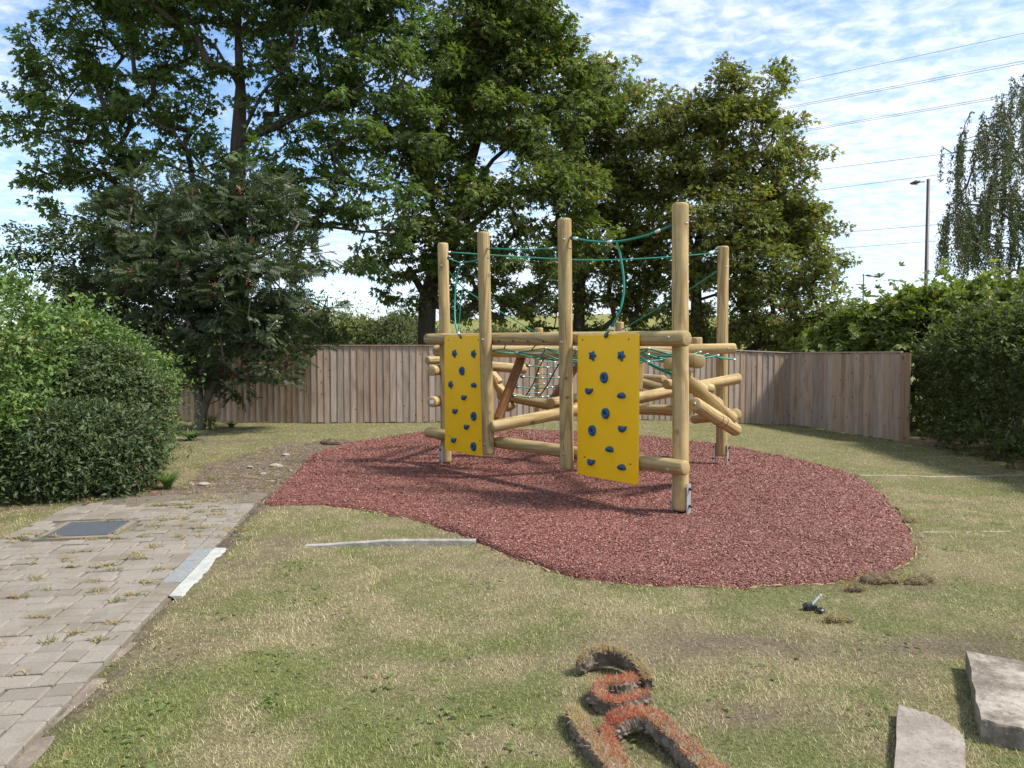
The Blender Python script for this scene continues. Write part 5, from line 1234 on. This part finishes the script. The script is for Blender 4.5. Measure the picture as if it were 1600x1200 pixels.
# fallen leaves and straw on the lawn
x = r.uniform(-5, 7, 800); y = 2.6 + 12 * r.random(800)**1.6; kp = ~inside(x, y, RED); x, y = x[kp], y[kp]; 
V, F, cl = leaves(np.stack([x, y, lawn_z(x, y) + .018], -1), np.concatenate([r.normal(0, 1, (len(x), 2)), r.normal(0, .15, (len(x), 1))], 1), np.concatenate([r.normal(0, .3, (len(x), 2)), np.ones((len(x), 1))], 1), r.uniform(.015, .045, len(x)), 'oval', np.array((0.23, 0.16, 0.085)) * r.uniform(.4, 1.5, (len(x), 1)))
tag(put('leaf_litter', big_mesh('leaf_litter', V, F, ML_SOFT, False, cl)), 'scattered dry fallen leaves over the lawn', 'leaves', kind='stuff')

# broad-leaved weeds and clover in the lawn
x = []; y = []
for _ in range(130):
    cx_, cy_ = r.uniform(-4, 6), 2.7 + 9 * r.random()**1.5; k = int(r.integers(6, 26)); sp = r.uniform(.03, .12); x += list(r.normal(cx_, sp, k)); y += list(r.normal(cy_, sp * .9, k))
x = np.array(x); y = np.array(y); s_, w_ = path_sw(x, y); kp = ~inside(x, y, RED) & ~((w_ > -.02) & (w_ < PATH_W)); x, y = x[kp], y[kp]; n = len(x); u = r.random((n, 1))
V, F, cl = leaves(np.stack([x, y, lawn_z(x, y) + .014], -1), np.concatenate([r.normal(0, 1, (n, 2)), r.uniform(.05, .5, (n, 1))], 1), np.concatenate([r.normal(0, .3, (n, 2)), np.ones((n, 1))], 1), r.uniform(.015, .045, n), 'oval', np.array((0.10, 0.15, 0.045)) * (1 - u) + np.array((0.20, 0.27, 0.08)) * u)
tag(put('lawn_weeds', big_mesh('lawn_weeds', V, F, ML_SOFT, False, cl)), 'small broad-leaved weeds and clover scattered in the lawn', 'weeds', kind='stuff')
# stray shreds kicked over the edge of the red surface
q = RED[r.integers(0, len(RED), 1800)]; dq = (q - ctr) / np.linalg.norm(q - ctr, axis=1)[:, None]; q = q + dq * np.abs(r.normal(0, .06, (1800, 1))) + r.normal(0, .03, (1800, 2)); n = len(q)
V, F, cl = leaves(np.stack([q[:, 0], q[:, 1], lawn_z(q[:, 0], q[:, 1]) + .022], -1), np.concatenate([r.normal(0, 1, (n, 2)), r.normal(0, .3, (n, 1))], 1), np.concatenate([r.normal(0, .5, (n, 2)), np.ones((n, 1))], 1), r.uniform(.012, .028, n), 'oval', np.array((0.26, 0.10, 0.075)) * r.uniform(.5, 1.3, (n, 1)))
tag(put('stray_shreds', big_mesh('stray_shreds', V, F, ML_SOFT, False, cl)), 'stray red rubber shreds scattered along the edge of the play surface', 'shreds', kind='stuff')

# torn strips of turf
MSOIL = concrete_mat('turf_soil', (0.25, 0.205, 0.16), (0.075, 0.056, 0.042), 22)
def turf(name, label, px, hgt, wid, lift, redness, seed, roll=0.0, straw=0.5):
    """a strip of cut turf lying along px: soil body with a mat of dry and red-sprayed grass on top"""
    r = np.random.default_rng(seed); P = np.array([gp(a, b_) for a, b_ in px]); lf = np.array(lift, float) if np.ndim(lift) else np.full(len(px), lift); rl = np.array(roll, float) if np.ndim(roll) else np.full(len(px), roll)
    P[:, 2] += lf; S = smooth_line(P, 9); n = len(S); rlS = np.interp(np.linspace(0, 1, n), np.linspace(0, 1, len(px)), rl)
    rt = empty(name, (S[:, 0].mean(), S[:, 1].mean(), 0), label, 'turf'); T = norm(np.gradient(S, axis=0)); B_ = norm(np.cross(T, Z3)); U_ = np.cross(B_, T); V = []; k = 12
    prof = [(-1, .0), (-1.03, .35), (-1, .8), (-.85, 1), (-.3, 1.05), (.3, 1.05), (.85, 1), (1, .8), (1.03, .35), (1, 0), (.5, -.06), (-.5, -.06)]
    tops = []
    for i_ in range(n):
        cr, sr = math.cos(rlS[i_]), math.sin(rlS[i_]); b2 = B_[i_] * cr + U_[i_] * sr; u2 = U_[i_] * cr - B_[i_] * sr; e = (0.72 + .28 * min(1, i_ / 3, (n - 1 - i_) / 3))
        jig = 1 + .22 * (fbm(np.array([i_ * .5]), np.array([seed * 1.0]), 1.0, seed)[0] - .5)
        for q, h in prof: V.append(S[i_] + b2 * q * wid / 2 * e * jig * (1 + r.uniform(-.2, .16)) + u2 * h * hgt * e * (1 + r.uniform(-.16, .14)))
        tops.append((S[i_] + u2 * hgt * e, b2 * wid / 2 * e * jig, u2, e))
    Q = [(a*k + j, a*k + (j+1) % k, a*k + k + (j+1) % k, a*k + k + j) for a in range(n - 1) for j in range(k)]; T_ = [(n*k, (j+1) % k, j) for j in range(k)] + [(n*k + 1, (n-1)*k + j, (n-1)*k + (j+1) % k) for j in range(k)]
    V += [S[0] + Z3 * hgt * .45, S[-1] + Z3 * hgt * .45]; mesh_at('soil', np.array(V), [np.array(Q), np.array(T_)], MSOIL, rt, False)
    L_ = np.linalg.norm(np.diff(S, axis=0), axis=1).sum(); m_ = int(L_ * 7500); f = r.random(m_) * (n - 1); i0 = f.astype(int); fr_ = (f - i0)[:, None]; i1 = np.minimum(i0 + 1, n - 1)
    C0 = np.array([t_[0] for t_ in tops]); BB = np.array([t_[1] for t_ in tops]); UU = np.array([t_[2] for t_ in tops]); q = r.uniform(-.9, .9, m_); pos = C0[i0] * (1 - fr_) + C0[i1] * fr_ + BB[i0] * q[:, None]; up = UU[i0]
    d = norm(up * 0.4 + r.normal(0, .75, (m_, 3)) + norm(BB[i0]) * (q * .2)[:, None]); l = r.uniform(.008, .03, m_); kp = fbm(f * .9, q * 1.5, 1.6, seed + 3) > .30; sd = norm(np.cross(d, r.normal(0, 1, (m_, 3)))) * .0013
    V = np.stack([pos - sd, pos + sd, pos + d * l[:, None] + sd * .3, pos + d * l[:, None] - sd * .3], 1)[kp].reshape(-1, 3)
    rn = 0.95 * np.interp(f / (n - 1), np.linspace(0, 1, len(redness)), redness) + .5 * (fbm(f * .4, q, 1.2, seed) - .5); isr = r.random(m_) < np.clip(rn, 0, 1); u = r.random((m_, 1))
    cl = np.array((0.33, 0.255, 0.165)) * (1 - u) + np.array((0.62, 0.53, 0.37)) * u; cl[isr] = (np.array((0.42, 0.06, 0.05)) * (1 - u) + np.array((0.60, 0.27, 0.19)) * u)[isr]
    cl = cl[kp]; tag(mesh_at('dry_grass', V, np.arange(4 * len(cl)).reshape(-1, 4), ML_SOFT, rt, False, np.repeat(cl, 4, 0)), kind='stuff')
    g = Geo()
    for _ in range(int(L_ * 70)):
        i_ = r.integers(0, n); V_, Q_, T2 = CH[r.integers(0, 5)]; s = r.uniform(.008, .022); g.add(V_ * s + S[i_] + B_[i_] * wid * .5 * r.choice((-1, 1)) * r.uniform(.85, 1.15) + Z3 * hgt * r.uniform(.05, .6), Q_, T2)
    tag(g.build('crumbs', MSOIL, rt, True), kind='stuff'); return rt
turf('turf_offcut', 'arched strip of turf standing on edge with pale grass on top', [(904, 1054), (932, 1047), (965, 1050), (995, 1062), (1014, 1078)], 0.085, 0.05, [.01, .03, .035, .02, 0], (.08, .1, .15), 81, roll=-.15)
turf('turf_offcut', 'short curled strip of turf with red-sprayed grass, second from the arch', [(992, 1074), (975, 1082), (948, 1084), (931, 1094), (942, 1112), (975, 1117), (1012, 1098)], 0.06, 0.06, .005, (.7, .75, .6, .8, .75), 82, roll=.1)
turf('turf_offcut', 'straw-coloured turf strip running out at the bottom, left of the red one', [(893, 1120), (903, 1145), (921, 1172), (948, 1205), (975, 1245)], 0.06, 0.066, 0.0, (.05, .15, .35, .5), 83)
turf('turf_offcut', 'long red-sprayed turf strip running out at the bottom right of the curl', [(952, 1152), (985, 1146), (1020, 1153), (1058, 1180), (1100, 1215), (1150, 1258)], 0.06, 0.092, [.01, .03, .04, .02, 0, 0], (.95, .9, .6, .5, .7), 84)
turf('turf_offcut', 'narrow red-edged turf sliver between the two long strips', [(948, 1150), (950, 1170), (960, 1192), (975, 1215)], 0.055, 0.045, 0.0, (.7, .8, .6), 85)
# clods by the edge of the red surface
def clod(label, px, py, s, n, seed):
    r = np.random.default_rng(seed); p = gp(px, py); rt = empty('turf_clod', p, label, 'turf'); g = Geo(); z0 = float(lawn_z(p[0], p[1])[0])
    for _ in range(n):
        V_, Q_, T_ = CH[r.integers(0, 5)]; q = s * r.uniform(.3, .65); g.add(V_ * q * np.array((1, .8, 1.0)) + np.array((p[0], p[1], z0 + q * .25)) + np.array((*(r.normal(0, s * .45, 2) * np.array((1, .5))), 0)), Q_, T_)
    g.build('soil', MEARTH, rt, True); m_ = int(380 * s / .1); a = norm(r.normal(0, 1, (m_, 3)) + np.array((0, 0, .7))); pos = np.array((p[0], p[1], z0 + s * .2)) + r.normal(0, 1, (m_, 3)) * np.array((s * .6, s * .35, s * .16)); pos[:, 2] = np.maximum(pos[:, 2], z0)
    l = r.uniform(.015, .05, m_)[:, None]; sd = norm(np.cross(a, r.normal(0, 1, (m_, 3)))) * .002; V = np.stack([pos - sd, pos + sd, pos + a * l + sd * .3, pos + a * l - sd * .3], 1).reshape(-1, 3); u = r.random((m_, 1))
    tag(mesh_at('dry_grass', V, np.arange(4 * m_).reshape(-1, 4), ML_SOFT, rt, False, np.repeat(np.array((0.20, 0.14, 0.08)) * (1 - u) + np.array((0.46, 0.37, 0.22)) * u, 4, 0)), kind='stuff')
clod('clump of torn turf against the near right edge of the red surface', 1372, 914, .13, 12, 91)
clod('dark turf clod just right of the torn clump by the red surface', 1428, 912, .11, 9, 92)
clod('flat brown clod in front of the torn clump by the red surface', 1335, 925, .08, 7, 93)
clod('small soil clod on the grass right of the red surface', 1425, 815, .09, 6, 94)
clod('small brown clod beside the black plastic parts', 1305, 971, .07, 7, 95)
clod('low ridge of torn turf along the far left edge of the red surface', 525, 694, .22, 16, 96)
# bolt cap parts dropped on the grass
p = gp(1266, 953); z0 = float(lawn_z(p[0], p[1])[0]); rt = empty('bolt_fitting', (p[0], p[1], z0), 'black plastic bolt fitting with a steel bolt left on the grass', 'fitting')
g = Geo(); c_ = np.array((p[0], p[1], z0 + .018)); g.box(c_, np.array((.035, .006, .0)), np.array((-.004, .02, 0)), np.array((0, 0, .014))); g.tube([c_ + np.array((-.04, 0, .0)), c_ + np.array((-.02, 0, .012)), c_ + np.array((.01, .0, .018))], [.018, .02, .016], 9); g.build('body', MBLACK, rt)
g = Geo(); g.tube([c_ + np.array((.005, 0, .01)), c_ + np.array((.07, .01, .075))], .0075, 8); g.tube([c_ + np.array((.066, .01, .071)), c_ + np.array((.074, .012, .079))], .0115, 6); g.build('bolt', MCLIP, rt)
p = gp(1282, 957); z0 = float(lawn_z(p[0], p[1])[0]); g = Geo(); c_ = np.array((p[0], p[1], z0 + .014)); g.tube([c_ - Z3 * .012, c_ + Z3 * .006, c_ + Z3 * .014], [.026, .026, .016], 14); g.tube([c_ + Z3 * .014, c_ + Z3 * .02], .008, 6)
tag(g.build('plastic_disc', MBLACK), 'small round black plastic cap beside the bolt fitting', 'fitting')

# ================================================================== street lamps and power lines far behind
MLAMP = plain('lamp_column', (0.07, 0.055, 0.055), 0.5, 0.2, 0.4, 8, 0.15); MLENS = plain('lamp_lens', (0.5, 0.5, 0.5), 0.2)
def lamp(label, px, ytop, H, side, arm=0.6, r0=0.095):
    Y_ = (H - EYE) * FPX / (556 - ytop); b0 = at(px, 556, Y_); z0 = float(gz(b0[0], Y_)); top = at(px, ytop, Y_)
    rt = empty('street_lamp', (b0[0], Y_, z0), label, 'street lamp'); g = Geo()
    g.tube([(b0[0], Y_, z0 - .1), (b0[0], Y_, z0 + 1.4), (b0[0], Y_, z0 + 1.45), (b0[0], Y_, top[2])], [r0 * 1.25, r0 * 1.25, r0, r0 * .8], 12); g.build('column', MLAMP, rt, True)
    s = side; g = Geo(); t_ = top - Z3 * .12; g.tube([t_, t_ + np.array((s * arm * .45, 0, .0))], .03, 6); g.build('arm', MLAMP, rt)
    g = Geo(); c_ = t_ + np.array((s * arm * .75, 0, -.03)); g.tube([c_ - np.array((s * arm * .36, 0, -.03)), c_ - np.array((s * arm * .1, 0, -.015)), c_ + np.array((s * arm * .36, 0, -.06))], [.06, .10, .035], 8); hd = g.build('lamp_head', MLAMP, rt, True)
    g = Geo(); g.box(c_ + np.array((0, 0, -.10)), (arm * .22, 0, 0), (0, .06, 0), (0, 0, .01)); g.build('lens', MLENS, hd)
lamp('tall dark street lamp standing beyond the scrub at the right', 1444.5, 280, 10.0, -1)
lamp('far small street lamp beside the rounded right-hand tree', 1347, 428, 9.0, 1, 0.9, 0.075)
lamp('far thin street lamp seen in the gap beside the rowan', 512.5, 463, 9.0, 1, 0.5, 0.07)
MWIRE = plain('overhead_wire', (0.10, 0.11, 0.13), 0.6)
def plan_t(px): k = (px - 800) / FPX; return (67.3 - 95 * k) / (17 * k + 23.4)      # the line's course on the plan, right to left and away
for lb, pts in (('topmost single power line crossing the sky at the right', ((1243, 127), (1600, 49))), ('upper wire of the second power line pair from the top', ((1245, 163), (1600, 93))), ('lower wire of the second power line pair from the top', ((1245, 165.5), (1600, 97))),
                ('upper wire of the third power line pair from the top', ((1280, 198), (1560, 149.5))), ('lower wire of the third power line pair from the top', ((1280, 200.5), (1560, 152.5))), ('fourth power line from the top, right of the rounded tree', ((1300, 262), (1500, 237))),
                ('fifth power line from the top, passing just above the tall lamp', ((1285, 296), (1500, 268))), ('sixth power line from the top, crossing behind the tall lamp', ((530, 418), (1305, 364), (1450, 352))), ('lowest power line, crossing behind the tall lamp', ((530, 429), (1308, 388), (1450, 377.5)))):
    ts = np.array([plan_t(p[0]) for p in pts]); zs = np.array([at(p[0], p[1], 95 + 17 * t_)[2] for p, t_ in zip(pts, ts)]); co = np.polyfit(ts, zs, len(pts) - 1)
    tt = np.linspace(-0.9, 9, 40); P = np.stack([67.3 - 23.4 * tt, 95 + 17 * tt, np.polyval(co, tt) + 0.02 * (tt - 1.5)**2], -1)
    P[:, 2] = np.maximum(P[:, 2], 12); g = Geo(); g.tube(P, 0.03, 4); tag(g.build('power_line', MWIRE), lb, 'power line', 'power lines')
